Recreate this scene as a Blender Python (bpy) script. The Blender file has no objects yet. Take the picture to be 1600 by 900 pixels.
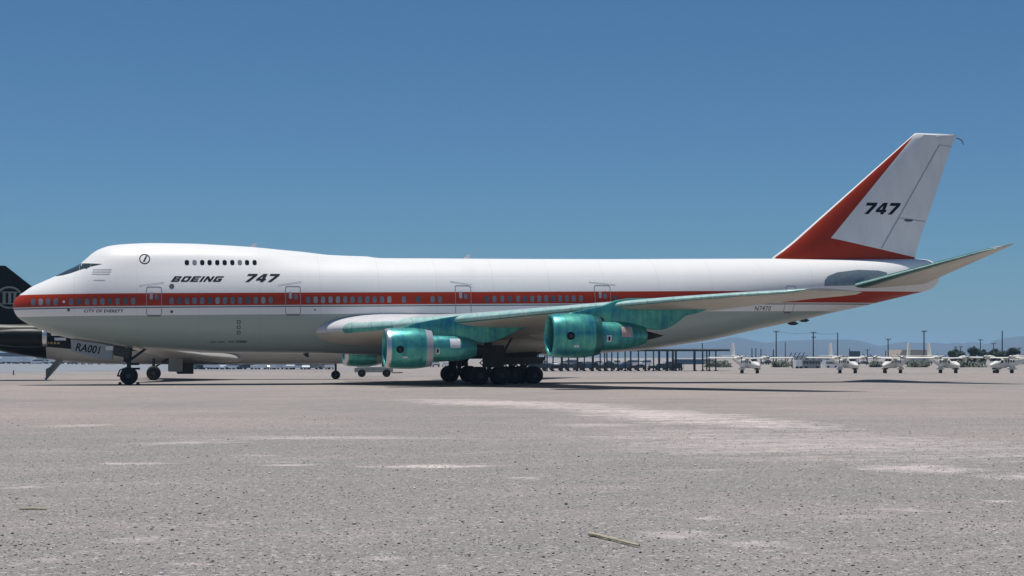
import bpy, bmesh, math, random
import numpy as np
from mathutils import Vector, Matrix
random.seed(7); RNG = np.random.default_rng(11)
scene = bpy.context.scene
COL = scene.collection

# ------------------------------------------------------------------ camera
CX, CY, CH, F, YAW, V0 = 10.386, -106.35, 1.905, 2345.8, 0.223, 557.7
cam_d = bpy.data.cameras.new('camera'); cam = bpy.data.objects.new('camera', cam_d); COL.objects.link(cam)
cam.location = (CX, CY, CH); cam.rotation_euler = (math.radians(90), 0, -YAW)
cam_d.sensor_width = 36; cam_d.lens = F / 1600 * 36
cam_d.shift_y = (V0 - 450) / 1600
cam_d.clip_start = 0.1; cam_d.clip_end = 40000
scene.camera = cam

# ------------------------------------------------------------------ light
SUN_DIR = Vector((-0.07, 0.095, 0.99)).normalized()       # towards the sun
elev = math.asin(SUN_DIR.z); az = math.atan2(SUN_DIR.x, SUN_DIR.y)
world = bpy.data.worlds.new('World'); scene.world = world; world.use_nodes = True
wn = world.node_tree; bg = wn.nodes['Background']
sky = wn.nodes.new('ShaderNodeTexSky'); sky.sky_type = 'NISHITA'; sky.sun_disc = False
sky.sun_elevation = elev; sky.sun_rotation = az
sky.altitude = 0; sky.air_density = 0.85; sky.dust_density = 0.6; sky.ozone_density = 3.0
tint = wn.nodes.new('ShaderNodeMix'); tint.data_type = 'RGBA'; tint.blend_type = 'MULTIPLY'      # deep blue desert air
tint.inputs[0].default_value = 1.0; tint.inputs[7].default_value = (0.42, 0.70, 0.885, 1)
wn.links.new(sky.outputs[0], tint.inputs[6]); wn.links.new(tint.outputs[2], bg.inputs[0]); bg.inputs[1].default_value = 0.08
sun_d = bpy.data.lights.new('sun', 'SUN'); sun = bpy.data.objects.new('sun', sun_d); COL.objects.link(sun)
sun_d.energy = 4.3; sun_d.angle = math.radians(0.53); sun_d.color = (1.0, 0.955, 0.89)
sun.rotation_euler = SUN_DIR.to_track_quat('Z', 'Y').to_euler(); sun.location = (0, 0, 60)
scene.view_settings.view_transform = 'Standard'; scene.view_settings.look = 'None'
scene.view_settings.exposure = 0.0; scene.view_settings.gamma = 1.0
scene.cycles.volume_bounces = 1; scene.cycles.max_bounces = 8

# ------------------------------------------------------------------ measuring helpers
_c, _s = math.cos(YAW), math.sin(YAW)
def P(u, v, Y=0.0):
    """photo pixel on the vertical plane y = Y -> world point"""
    a = (u - 800) / F; b = Y - CY
    dx = b * (_s + a * _c) / (_c - a * _s); z = dx * _s + b * _c
    return Vector((CX + dx, Y, CH + (V0 - v) / F * z))
def gz(Y):
    """height of the apron: level under the jet, falling a metre towards the far rows"""
    t = min(1, max(0, (Y - 30) / 120)); return -1.0 * t * t * (3 - 2 * t)
def G(u, v):
    lo, hi = 10.0, 9000.0
    for _ in range(70):
        m = (lo + hi) / 2
        r = (u - 800) * m / F; Y = CY - r * _s + m * _c
        if V0 + F * (CH - gz(Y)) / m > v: lo = m
        else: hi = m
    r = (u - 800) * m / F
    X, Y = CX + r * _c + m * _s, CY - r * _s + m * _c
    return Vector((X, Y, gz(Y)))
def at_depth(u, d, z=None):
    r = (u - 800) * d / F; X, Y = CX + r * _c + d * _s, CY - r * _s + d * _c
    return Vector((X, Y, gz(Y) if z is None else z))
def pchip(pts):
    x = np.array([p[0] for p in pts], float); y = np.array([p[1] for p in pts], float)
    h = np.diff(x); d = np.diff(y) / h; m = np.zeros(len(x)); m[0], m[-1] = d[0], d[-1]
    for i in range(1, len(x) - 1):
        if d[i-1] * d[i] > 0:
            w1, w2 = 2*h[i] + h[i-1], h[i] + 2*h[i-1]; m[i] = (w1 + w2) / (w1 / d[i-1] + w2 / d[i])
    def f(t):
        i = int(np.clip(np.searchsorted(x, t) - 1, 0, len(h) - 1)); tt = min(max((t - x[i]) / h[i], 0), 1)
        return ((2*tt**3-3*tt**2+1)*y[i] + (tt**3-2*tt**2+tt)*h[i]*m[i] + (-2*tt**3+3*tt**2)*y[i+1] + (tt**3-tt**2)*h[i]*m[i+1])
    return f
def lin(pts):
    xs, ys = zip(*pts); return lambda t: float(np.interp(t, xs, ys))

# ------------------------------------------------------------------ materials
def nt(name):
    m = bpy.data.materials.new(name); m.use_nodes = True; t = m.node_tree
    return m, t, t.nodes['Principled BSDF']
def node(t, kind, **kw):
    n = t.nodes.new(kind)
    for k, v in kw.items():
        if k.startswith('i'): n.inputs[int(k[1:])].default_value = v
        else: setattr(n, k, v)
    return n
def mth(t, op, a, b=None, clamp=False):
    n = t.nodes.new('ShaderNodeMath'); n.operation = op; n.use_clamp = clamp
    for i, x in enumerate((a, b)):
        if x is None: continue
        if isinstance(x, (int, float)): n.inputs[i].default_value = x
        else: t.links.new(x, n.inputs[i])
    return n.outputs[0]
def mixc(t, fac, a, b, kind='MIX'):
    n = t.nodes.new('ShaderNodeMix'); n.data_type = 'RGBA'; n.blend_type = kind
    for i, x in ((0, fac), (6, a), (7, b)):
        if isinstance(x, (int, float)): n.inputs[i].default_value = x
        elif isinstance(x, tuple): n.inputs[i].default_value = (*x, 1) if len(x) == 3 else x
        else: t.links.new(x, n.inputs[i])
    return n.outputs[2]
def noise(t, vec, scale, detail=4, rough=0.55, dist=0.0):
    n = t.nodes.new('ShaderNodeTexNoise'); n.inputs['Scale'].default_value = scale
    n.inputs['Detail'].default_value = detail; n.inputs['Roughness'].default_value = rough
    n.inputs['Distortion'].default_value = dist
    if vec is not None: t.links.new(vec, n.inputs['Vector'])
    return n.outputs[0]
def ramp(t, val, stops, interp='LINEAR'):
    n = t.nodes.new('ShaderNodeValToRGB'); n.color_ramp.interpolation = interp
    e = n.color_ramp.elements
    while len(e) > 1: e.remove(e[-1])
    e[0].position, e[0].color = stops[0][0], (*stops[0][1], 1)
    for p, c in stops[1:]:
        k = e.new(p); k.color = (*c, 1)
    if val is not None: t.links.new(val, n.inputs[0])
    return n.outputs[0]
def objco(t, scale=None):
    tc = t.nodes.new('ShaderNodeTexCoord')
    if scale is None: return tc.outputs['Object']
    mp = t.nodes.new('ShaderNodeMapping'); mp.inputs['Scale'].default_value = scale
    t.links.new(tc.outputs['Object'], mp.inputs[0]); return mp.outputs[0]
def mat(name, base, rough=0.5, metal=0.0, var=0.12, scale=3.0, stretch=(1, 1, 1), bump=0.0, spec=0.5, coat=0.0):
    m, t, b = nt(name); co = objco(t, stretch)
    n = noise(t, co, scale, 6, 0.6)
    lo = tuple(c * (1 - var) for c in base); hi = tuple(min(1, c * (1 + var)) for c in base)
    t.links.new(ramp(t, n, [(0.3, lo), (0.7, hi)]), b.inputs['Base Color'])
    b.inputs['Roughness'].default_value = rough; b.inputs['Metallic'].default_value = metal
    b.inputs['Specular IOR Level'].default_value = spec; b.inputs['Coat Weight'].default_value = coat
    if bump:
        bn = node(t, 'ShaderNodeBump'); bn.inputs['Strength'].default_value = bump; bn.inputs['Distance'].default_value = 0.02
        t.links.new(n, bn.inputs['Height']); t.links.new(bn.outputs[0], b.inputs['Normal'])
    return m
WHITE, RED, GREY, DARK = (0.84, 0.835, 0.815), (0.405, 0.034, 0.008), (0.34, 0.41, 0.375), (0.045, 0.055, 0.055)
SLOPE = 0.0132
def livery():
    m, t, b = nt('livery_paint'); co = objco(t); sp = t.nodes.new('ShaderNodeSeparateXYZ'); t.links.new(co, sp.inputs[0])
    x, z = sp.outputs[0], sp.outputs[2]
    zz = mth(t, 'SUBTRACT', z, mth(t, 'MULTIPLY', x, SLOPE))
    f = mth(t, 'DIVIDE', mth(t, 'SUBTRACT', zz, 4.0), 3.0)
    k = lambda q: (q - 4.0) / 3.0
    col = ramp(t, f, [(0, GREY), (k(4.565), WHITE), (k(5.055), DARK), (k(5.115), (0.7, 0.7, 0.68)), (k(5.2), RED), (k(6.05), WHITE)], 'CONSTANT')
    # dirt: broad soft weathering and faint skin joints
    n1 = noise(t, objco(t, (0.25, 1, 1.0)), 1.2, 6, 0.6)
    n2 = noise(t, objco(t, (3.0, 1, 0.35)), 1.0, 4, 0.6)
    w = mth(t, 'ADD', mth(t, 'MULTIPLY', n1, 0.10), mth(t, 'MULTIPLY', n2, 0.08))
    col = mixc(t, w, col, (0.45, 0.44, 0.40), 'MULTIPLY')
    fx = mth(t, 'FRACT', mth(t, 'DIVIDE', x, 4.06)); j = mth(t, 'LESS_THAN', fx, 0.006)
    fz = mth(t, 'FRACT', mth(t, 'DIVIDE', zz, 1.43)); j2 = mth(t, 'LESS_THAN', fz, 0.012)
    fx2 = mth(t, 'FRACT', mth(t, 'DIVIDE', x, 1.353)); j3 = mth(t, 'MULTIPLY', mth(t, 'LESS_THAN', fx2, 0.012), 0.4)
    jj = mth(t, 'MULTIPLY', mth(t, 'MAXIMUM', mth(t, 'MAXIMUM', j, j2), j3), 0.2)
    col = mixc(t, jj, col, (0.12, 0.12, 0.13))
    t.links.new(col, b.inputs['Base Color']); low = mth(t, 'LESS_THAN', zz, 4.565)
    t.links.new(mth(t, 'SUBTRACT', 0.42, mth(t, 'MULTIPLY', low, 0.14)), b.inputs['Roughness']); t.links.new(mth(t, 'ADD', 0.22, mth(t, 'MULTIPLY', low, 0.3)), b.inputs['Specular IOR Level'])
    nb = noise(t, objco(t, (0.5, 1, 1)), 1.6, 3); bn = node(t, 'ShaderNodeBump'); bn.inputs['Strength'].default_value = 0.12; bn.inputs['Distance'].default_value = 0.03
    t.links.new(nb, bn.inputs['Height']); t.links.new(bn.outputs[0], b.inputs['Normal'])
    return m
def fin_paint(P0, P1, P2):
    """white fin with the red leading flash: red where left of line P0-P1 or below line P1-P2"""
    m, t, b = nt('fin_paint'); co = objco(t); sp = t.nodes.new('ShaderNodeSeparateXYZ'); t.links.new(co, sp.inputs[0])
    x, z = sp.outputs[0], sp.outputs[2]
    sl = (P1[0]-P0[0]) / (P1[1]-P0[1])
    left = mth(t, 'LESS_THAN', x, mth(t, 'ADD', mth(t, 'MULTIPLY', mth(t, 'SUBTRACT', z, P0[1]), sl), P0[0]))
    s2 = (P2[1]-P1[1]) / (P2[0]-P1[0])
    low = mth(t, 'LESS_THAN', z, mth(t, 'ADD', mth(t, 'MULTIPLY', mth(t, 'SUBTRACT', x, P1[0]), s2), P1[1]))
    red = mth(t, 'MAXIMUM', left, low)
    n1 = noise(t, objco(t, (1, 1, 0.3)), 1.3, 6)
    wc = ramp(t, n1, [(0.3, (0.70, 0.70, 0.685)), (0.7, (0.79, 0.785, 0.77))])
    rc = ramp(t, n1, [(0.3, (0.33, 0.026, 0.007)), (0.7, (0.39, 0.032, 0.008))])
    t.links.new(mixc(t, red, wc, rc), b.inputs['Base Color']); b.inputs['Roughness'].default_value = 0.45; b.inputs['Specular IOR Level'].default_value = 0.2
    return m
def teal(name, a, c, metal=0.3, rough=0.3):
    """peelable green protective film, uneven and streaked"""
    m, t, b = nt(name)
    n1 = noise(t, objco(t, (0.7, 0.7, 1.0)), 1.1, 7, 0.6, 0.3); n2 = noise(t, objco(t, (2.6, 2.6, 0.3)), 1.2, 4, 0.55)
    f = mth(t, 'ADD', mth(t, 'MULTIPLY', n1, 0.5), mth(t, 'MULTIPLY', n2, 0.5))
    col = ramp(t, f, [(0.36, a), (0.5, tuple((p+q)/2 for p, q in zip(a, c))), (0.64, c)])
    n3 = noise(t, objco(t, (1.6, 1, 0.6)), 2.6, 5, 0.7)
    col = mixc(t, mth(t, 'MULTIPLY', mth(t, 'SUBTRACT', n3, 0.60), 3.0, True), col, (0.32, 0.47, 0.45))      # rubbed thin
    n4 = noise(t, objco(t, (1, 1, 1)), 3.2, 5, 0.7)
    col = mixc(t, mth(t, 'MULTIPLY', mth(t, 'SUBTRACT', n4, 0.56), 2.4, True), col, (0.015, 0.12, 0.14))       # grime
    sp = t.nodes.new('ShaderNodeSeparateXYZ'); t.links.new(objco(t), sp.inputs[0])
    sx = mth(t, 'LESS_THAN', mth(t, 'FRACT', mth(t, 'DIVIDE', sp.outputs[0], 1.17)), 0.022)
    col = mixc(t, mth(t, 'MULTIPLY', sx, 0.55), col, (0.01, 0.07, 0.07))
    t.links.new(col, b.inputs['Base Color']); b.inputs['Metallic'].default_value = metal
    t.links.new(mth(t, 'ADD', mth(t, 'MULTIPLY', n3, 0.2), rough - 0.1), b.inputs['Roughness'])
    bn = node(t, 'ShaderNodeBump'); bn.inputs['Strength'].default_value = 0.06; bn.inputs['Distance'].default_value = 0.03
    t.links.new(n1, bn.inputs['Height']); t.links.new(bn.outputs[0], b.inputs['Normal'])
    return m
M = {}
M['livery'] = livery()
M['white'] = mat('white_paint', (0.72, 0.715, 0.70), 0.4, var=0.06)
M['fairing'] = mat('lilac_white_fairing', (0.62, 0.61, 0.62), 0.35, var=0.08, scale=1.2)
M['belly'] = mat('grey_under_paint', (0.47, 0.45, 0.385), 0.45, var=0.14, scale=0.7, stretch=(1, 0.4, 1))
M['wingtop'] = mat('wing_top_metal', (0.45, 0.47, 0.48), 0.4, 0.3, var=0.08)
M['teal'] = teal('teal_film', (0.020, 0.20, 0.27), (0.11, 0.48, 0.35), 0.5, 0.34)
M['tealsunlit'] = teal('sunlit_teal_film', (0.24, 0.50, 0.45), (0.50, 0.66, 0.60), 0.15, 0.4)  # leading-edge film, sunlight painted in as a paler teal
M['tealdark'] = teal('dark_teal_film', (0.015, 0.09, 0.085), (0.03, 0.16, 0.14), 0.25, 0.35)
M['metal'] = mat('bare_metal', (0.62, 0.62, 0.63), 0.3, 0.85, var=0.08)
M['lilac'] = mat('grey_band', (0.42, 0.42, 0.45), 0.35, 0.3, var=0.06)
M['frame'] = mat('door_trim', (0.33, 0.33, 0.34), 0.4, 0.4, var=0.05)
M['glass'] = mat('cabin_glass', (0.17, 0.19, 0.215), 0.2, var=0.25, scale=1.7)
M['glassblind'] = mat('window_blind', (0.30, 0.32, 0.33), 0.35, var=0.1)
M['glassdark'] = mat('dim_cabin_glass', (0.085, 0.105, 0.125), 0.12, var=0.2)
M['blackglass'] = mat('black_glass', (0.008, 0.009, 0.012), 0.1, var=0.2)
M['cockpit'] = mat('cockpit_glass', (0.035, 0.05, 0.055), 0.12, var=0.2)
M['ink'] = mat('black_lettering', (0.006, 0.007, 0.012), 0.6, spec=0.15, var=0.1)
M['greyink'] = mat('grey_lettering', (0.36, 0.37, 0.39), 0.5, var=0.1)
M['fadedink'] = mat('faded_lettering', (0.09, 0.10, 0.11), 0.5, var=0.1)
M['tyre'] = mat('tyre_rubber', (0.011, 0.011, 0.011), 0.8, var=0.25, scale=8)
M['rim'] = mat('wheel_hub', (0.075, 0.09, 0.10), 0.5, 0.3, var=0.2)
M['strut'] = mat('gear_strut', (0.035, 0.038, 0.038), 0.5, 0.2, var=0.25)
M['geardoor'] = mat('gear_door_paint', (0.31, 0.335, 0.335), 0.45, var=0.1)
M['dark'] = mat('dark_interior', (0.012, 0.013, 0.012), 0.7, var=0.2)
M['panel'] = mat('stabiliser_seal_plate', (0.22, 0.27, 0.29), 0.4, 0.35, var=0.15)
M['pink'] = mat('pink_placard', (0.50, 0.36, 0.32), 0.5, var=0.25, scale=8)
M['placard'] = mat('white_placard', (0.6, 0.62, 0.66), 0.5, var=0.2, scale=9)
M['blackpaint'] = mat('black_green_paint', (0.0035, 0.0055, 0.005), 0.4, var=0.3, scale=0.8, spec=0.2)
M['palegrey'] = mat('pale_grey_belly', (0.38, 0.375, 0.345), 0.4, var=0.14, scale=0.6, stretch=(0.4, 1, 1))
M['emblem'] = mat('grey_emblem', (0.22, 0.26, 0.23), 0.5, var=0.15)
M['yellow'] = mat('yellow_mark', (0.30, 0.25, 0.10), 0.5)
M['olive'] = mat('olive_stair', (0.17, 0.19, 0.165), 0.55, var=0.2)
M['wood'] = mat('weathered_stick', (0.43, 0.37, 0.25), 0.75, var=0.35, scale=9, stretch=(0.2, 5, 5), bump=0.6)
M['pole'] = mat('pole_timber', (0.045, 0.045, 0.05), 0.8, var=0.25, scale=4)
M['steel'] = mat('dark_steel', (0.014, 0.018, 0.02), 0.6, 0.0, var=0.3)
M['roofpale'] = mat('pale_roof_sheet', (0.5, 0.52, 0.53), 0.5, var=0.1)
M['cream'] = mat('cream_paint', (0.72, 0.70, 0.63), 0.4, var=0.06)
M['tan'] = mat('tan_roof', (0.42, 0.35, 0.27), 0.7, var=0.12)
M['concrete'] = mat('pale_wall', (0.45, 0.44, 0.42), 0.7, var=0.12)
M['slate'] = mat('dark_slate', (0.03, 0.05, 0.06), 0.6, var=0.2)
M['blue'] = mat('blue_paint', (0.04, 0.09, 0.16), 0.45, var=0.15)
M['carw'] = mat('white_car_paint', (0.86, 0.86, 0.85), 0.3, var=0.04, coat=0.4)
M['card'] = mat('dark_car_paint', (0.03, 0.04, 0.055), 0.3, var=0.15, coat=0.4)
M['carg'] = mat('grey_car_paint', (0.25, 0.28, 0.28), 0.35, var=0.1, coat=0.4)
M['cart'] = mat('tug_paint', (0.33, 0.36, 0.34), 0.5, var=0.15)
M['leaf'] = mat('tree_leaves', (0.014, 0.036, 0.018), 0.8, var=0.45, scale=0.6)
M['scrub'] = mat('desert_scrub', (0.10, 0.115, 0.07), 0.8, var=0.4, scale=0.8)
M['bark'] = mat('tree_bark', (0.09, 0.075, 0.06), 0.9, var=0.3)

# ------------------------------------------------------------------ mesh builder
class MB:
    def __init__(self): self.v, self.f, self.m, self.mats = [], [], [], []
    def mi(self, m):
        if m not in self.mats: self.mats.append(m)
        return self.mats.index(m)
    def add(self, verts, faces, m):
        o = len(self.v); k = self.mi(m); self.v += [tuple(p) for p in verts]
        for q in faces: self.f.append(tuple(i + o for i in q)); self.m.append(k)
        return self
    def box(self, c, size, m, rot=None, taper=1.0):
        sx, sy, sz = (s / 2 for s in size); vs = []
        for z in (-sz, sz):
            k = taper if z > 0 else 1
            for x, y in ((-sx, -sy), (sx, -sy), (sx, sy), (-sx, sy)):
                p = Vector((x * k, y * k, z))
                if rot is not None: p = rot @ p
                vs.append(p + Vector(c))
        return self.add(vs, [(3, 2, 1, 0), (4, 5, 6, 7), (0, 1, 5, 4), (1, 2, 6, 5), (2, 3, 7, 6), (3, 0, 4, 7)], m)
    def tube(self, pts, radii, m, n=10, cap=True):
        pts = [Vector(p) for p in pts]
        if isinstance(radii, (int, float)): radii = [radii] * len(pts)
        rings = []
        for i, p in enumerate(pts):
            d = (pts[min(i+1, len(pts)-1)] - pts[max(i-1, 0)]).normalized()
            a = d.orthogonal().normalized() if i == 0 else (a - d * a.dot(d)).normalized()
            b = d.cross(a)
            rings.append([p + radii[i] * (math.cos(2*math.pi*k/n) * a + math.sin(2*math.pi*k/n) * b) for k in range(n)])
        return self.loft(rings, m, cap)
    def loft(self, rings, m, cap=True, matf=None):
        n = len(rings[0]); o = len(self.v)
        for r in rings: self.v += [tuple(p) for p in r]
        for i in range(len(rings) - 1):
            for k in range(n):
                self.f.append((o+i*n+k, o+i*n+(k+1) % n, o+(i+1)*n+(k+1) % n, o+(i+1)*n+k))
                self.m.append(self.mi(matf(i, k) if matf else m))
        if cap:
            self.f.append(tuple(o + k for k in reversed(range(n)))); self.m.append(self.mi(m))
            self.f.append(tuple(o + (len(rings)-1)*n + k for k in range(n))); self.m.append(self.mi(m))
        return self
    def lathe(self, prof, m, origin=(0, 0, 0), axis='x', n=40, matf=None, cap=False):
        rings = []
        for a, r in prof:
            ring = []
            for k in range(n):
                t = 2 * math.pi * k / n; c, s = r * math.cos(t), r * math.sin(t)
                p = {'x': (a, c, s), 'y': (s, a, c), 'z': (c, s, a)}[axis]
                ring.append(Vector(p) + Vector(origin))
            rings.append(ring)
        return self.loft(rings, m, cap, (lambda i, k: matf(i)) if matf else None)
    def prism(self, poly, y0, y1, m, shrink=None):
        """polygon in x,z extruded from y0 to y1"""
        n = len(poly); vs = [(x, y0, z) for x, z in poly] + [(x, y1, z) for x, z in poly]
        fs = [tuple(range(n)), tuple(reversed(range(n, 2*n)))] + [(k, k+n, (k+1) % n + n, (k+1) % n) for k in range(n)]
        return self.add(vs, fs, m)
    def build(self, name, parent=None, smooth=35, bevel=0.0):
        me = bpy.data.meshes.new(name); me.from_pydata(self.v, [], self.f)
        for m in self.mats: me.materials.append(M[m] if isinstance(m, str) else m)
        me.polygons.foreach_set('material_index', self.m)
        bm = bmesh.new(); bm.from_mesh(me)
        bmesh.ops.remove_doubles(bm, verts=bm.verts, dist=1e-5)
        bmesh.ops.recalc_face_normals(bm, faces=bm.faces)
        if bevel:
            es = [e for e in bm.edges if len(e.link_faces) == 2 and e.calc_face_angle(0) > 0.6]
            bmesh.ops.bevel(bm, geom=es, offset=bevel, segments=2, profile=0.5, affect='EDGES', clamp_overlap=True)
        for f in bm.faces: f.smooth = bool(smooth)
        if smooth:
            for e in bm.edges:
                if len(e.link_faces) == 2: e.smooth = e.calc_face_angle(0) < math.radians(smooth)
        bm.to_mesh(me); bm.free()
        o = bpy.data.objects.new(name, me); COL.objects.link(o)
        if parent is not None: adopt(o, parent)
        return o
WORLD_ROOTS = {}
def adopt(o, parent):
    o.parent = parent
    if parent.name in WORLD_ROOTS: o.location = -parent.location   # these meshes are drawn in world metres
def tag(o, label=None, cat=None, group=None, kind=None):
    if label: o['label'] = label
    if cat: o['category'] = cat
    if group: o['group'] = group
    if kind: o['kind'] = kind
    return o
def thing(name, label, cat, loc=(0, 0, 0), rz=0.0, group=None, world=False):
    o = bpy.data.objects.new(name, None); COL.objects.link(o); o.empty_display_size = 0.5
    o.location = loc; o.rotation_euler = (0, 0, rz); tag(o, label, cat, group)
    if world: WORLD_ROOTS[o.name] = 1
    return o
def copy_tree(o, parent=None):
    c = o.copy(); COL.objects.link(c)
    if parent is not None: c.parent = parent
    for ch in list(o.children): copy_tree(ch, c)
    return c

# ------------------------------------------------------------------ the ground
def ground_mat():
    m, t, b = nt('apron_surface'); tc = t.nodes.new('ShaderNodeTexCoord'); co = tc.outputs['Object']
    sp = t.nodes.new('ShaderNodeSeparateXYZ'); t.links.new(co, sp.inputs[0]); x, y = sp.outputs[0], sp.outputs[1]
    big = noise(t, co, 0.035, 6, 0.6); mid = noise(t, co, 0.35, 6, 0.65); fine = noise(t, co, 11.0, 3, 0.75)
    col = ramp(t, big, [(0.34, (0.240, 0.219, 0.201)), (0.5, (0.292, 0.252, 0.226)), (0.66, (0.370, 0.304, 0.268))])
    col = mixc(t, mth(t, 'MULTIPLY', mth(t, 'SUBTRACT', mid, 0.5), 1.6, True), col, (0.40, 0.345, 0.312))
    # the loose worn belt nearer the camera is greyer
    near = mth(t, 'DIVIDE', mth(t, 'SUBTRACT', -52.0, mth(t, 'ADD', y, mth(t, 'MULTIPLY', mth(t, 'SUBTRACT', big, 0.5), 40.0))), 22.0, True)
    col = mixc(t, mth(t, 'MULTIPLY', near, 0.75), col, (0.232, 0.220, 0.207))
    m2 = noise(t, objco(t, (0.35, 1.0, 1)), 0.42, 7, 0.68)
    col = mixc(t, mth(t, 'MULTIPLY', mth(t, 'SUBTRACT', m2, 0.5), 2.6, True), col, (0.43, 0.35, 0.318))
    col = mixc(t, mth(t, 'MULTIPLY', mth(t, 'SUBTRACT', 0.47, m2), 2.2, True), col, (0.185, 0.178, 0.176))
    # pale drifts of dust, each a long soft patch with a ragged edge
    wob = noise(t, objco(t, (0.12, 0.55, 1)), 1.3, 7, 0.72); wob2 = noise(t, objco(t, (0.5, 1.6, 1)), 1.0, 6, 0.7); wob3 = noise(t, objco(t, (0.16, 2.6, 1)), 1.0, 5, 0.7); wob4 = noise(t, objco(t, (1, 1.3, 1)), 1.9, 6, 0.75)
    tot = None
    for (u0, v0, u1, v1, w, k) in DUST:
        a, c = G(u0, v0), G(u1, v1); d = (c - a).xy; L = d.length; d = d / L
        rx, ry = mth(t, 'SUBTRACT', x, (a.x + c.x) / 2), mth(t, 'SUBTRACT', y, (a.y + c.y) / 2)
        al = mth(t, 'DIVIDE', mth(t, 'ADD', mth(t, 'MULTIPLY', rx, d.x), mth(t, 'MULTIPLY', ry, d.y)), L / 2)
        ac = mth(t, 'DIVIDE', mth(t, 'SUBTRACT', mth(t, 'MULTIPLY', ry, d.x), mth(t, 'MULTIPLY', rx, d.y)), w)
        q = mth(t, 'SUBTRACT', 1.0, mth(t, 'ADD', mth(t, 'MULTIPLY', al, al), mth(t, 'MULTIPLY', ac, ac)))
        q = mth(t, 'ADD', q, mth(t, 'MULTIPLY', mth(t, 'SUBTRACT', wob, 0.52), 3.0))
        q = mth(t, 'ADD', q, mth(t, 'MULTIPLY', mth(t, 'SUBTRACT', wob2, 0.5), 2.2))
        q = mth(t, 'ADD', q, mth(t, 'MULTIPLY', mth(t, 'ADD', mth(t, 'MULTIPLY', mth(t, 'SUBTRACT', wob3, 0.5), 1.6), mth(t, 'MULTIPLY', mth(t, 'SUBTRACT', wob4, 0.53), 4.2)), 1.0))
        q = mth(t, 'MULTIPLY', mth(t, 'MULTIPLY', q, 0.7, True), k)
        tot = q if tot is None else mth(t, 'MAXIMUM', tot, q)
    scat = mth(t, 'MULTIPLY', mth(t, 'SUBTRACT', noise(t, objco(t, (0.35, 1.1, 1)), 0.55, 8, 0.75), 0.585), 5.0, True)
    tot = mth(t, 'MAXIMUM', tot, mth(t, 'MULTIPLY', scat, 0.55))
    col = mixc(t, tot, col, (0.80, 0.69, 0.645))
    # aggregate: pale and dark chips of a few centimetres
    vo = t.nodes.new('ShaderNodeTexVoronoi'); vo.inputs['Scale'].default_value = 24.0; t.links.new(co, vo.inputs['Vector'])
    chip = t.nodes.new('ShaderNodeSeparateColor'); t.links.new(vo.outputs['Color'], chip.inputs[0])
    dk = mth(t, 'GREATER_THAN', chip.outputs[0], 0.90); lt = mth(t, 'GREATER_THAN', chip.outputs[1], 0.90)
    col = mixc(t, mth(t, 'MULTIPLY', dk, 0.5), col, (0.09, 0.085, 0.085)); col = mixc(t, mth(t, 'MULTIPLY', lt, 0.5), col, (0.60, 0.56, 0.53))
    vo2 = t.nodes.new('ShaderNodeTexVoronoi'); vo2.inputs['Scale'].default_value = 9.0; t.links.new(co, vo2.inputs['Vector'])
    chip2 = t.nodes.new('ShaderNodeSeparateColor'); t.links.new(vo2.outputs['Color'], chip2.inputs[0])
    col = mixc(t, mth(t, 'MULTIPLY', mth(t, 'SUBTRACT', chip2.outputs[0], 0.35), 0.5, True), col, (0.20, 0.19, 0.185))
    f2 = mth(t, 'MULTIPLY', mth(t, 'SUBTRACT', fine, 0.5), 0.9)
    col = mixc(t, mth(t, 'ABSOLUTE', f2), col, (0.16, 0.15, 0.15))
    gr = noise(t, co, 34.0, 3, 0.8); gr2 = noise(t, co, 5.5, 4, 0.75)
    col = mixc(t, mth(t, 'MULTIPLY', mth(t, 'SUBTRACT', gr, 0.56), 5.0, True), col, (0.74, 0.68, 0.64))
    col = mixc(t, mth(t, 'MULTIPLY', mth(t, 'SUBTRACT', 0.44, gr), 5.5, True), col, (0.07, 0.068, 0.068))
    col = mixc(t, mth(t, 'MULTIPLY', mth(t, 'SUBTRACT', 0.45, gr2), 2.0, True), col, (0.17, 0.16, 0.16))
    t.links.new(col, b.inputs['Base Color']); b.inputs['Roughness'].default_value = 0.92; b.inputs['Specular IOR Level'].default_value = 0.2
    h = mth(t, 'ADD', mth(t, 'MULTIPLY', fine, 0.5), mth(t, 'MULTIPLY', vo.outputs['Distance'], 0.5))
    bn = node(t, 'ShaderNodeBump'); bn.inputs['Strength'].default_value = 0.8; bn.inputs['Distance'].default_value = 0.03
    t.links.new(h, bn.inputs['Height']); t.links.new(bn.outputs[0], b.inputs['Normal'])
    return m
# (photo pixel of one end, of the other end, half width in metres, strength)
DUST = [(620, 622, 1040, 642, 3.4, 1.0), (860, 632, 1360, 680, 3.0, 1.0), (1000, 668, 1660, 728, 5.5, .5), (860, 662, 1000, 668, 1.6, .55), (1060, 680, 1130, 686, .8, .7), (1300, 692, 1640, 716, 1.6, .5),
        (1360, 722, 1530, 744, 1.1, .65), (1540, 738, 1660, 750, 1.0, .8), (150, 697, 420, 686, 1.0, .6), (330, 684, 720, 684, 1.1, .55), (560, 730, 790, 727, .5, .85), (400, 727, 520, 726, .35, .75), (140, 724, 275, 724, .35, .6), (30, 667, 190, 663, .9, .55),
        (990, 830, 1140, 842, .5, .4), (1110, 846, 1250, 853, .35, .4), (150, 842, 260, 845, .4, .4), (560, 870, 640, 874, .25, .5), (0, 878, 160, 872, .3, .45), (230, 878, 340, 880, .25, .5), (780, 746, 850, 748, .35, .5), (1530, 782, 1600, 784, .2, .7),
        (1070, 808, 1150, 812, .25, .55), (420, 812, 520, 812, .3, .45), (1360, 795, 1450, 798, .3, .5), (0, 762, 90, 758, .35, .4), (360, 710, 440, 712, .4, .5)]
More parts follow.
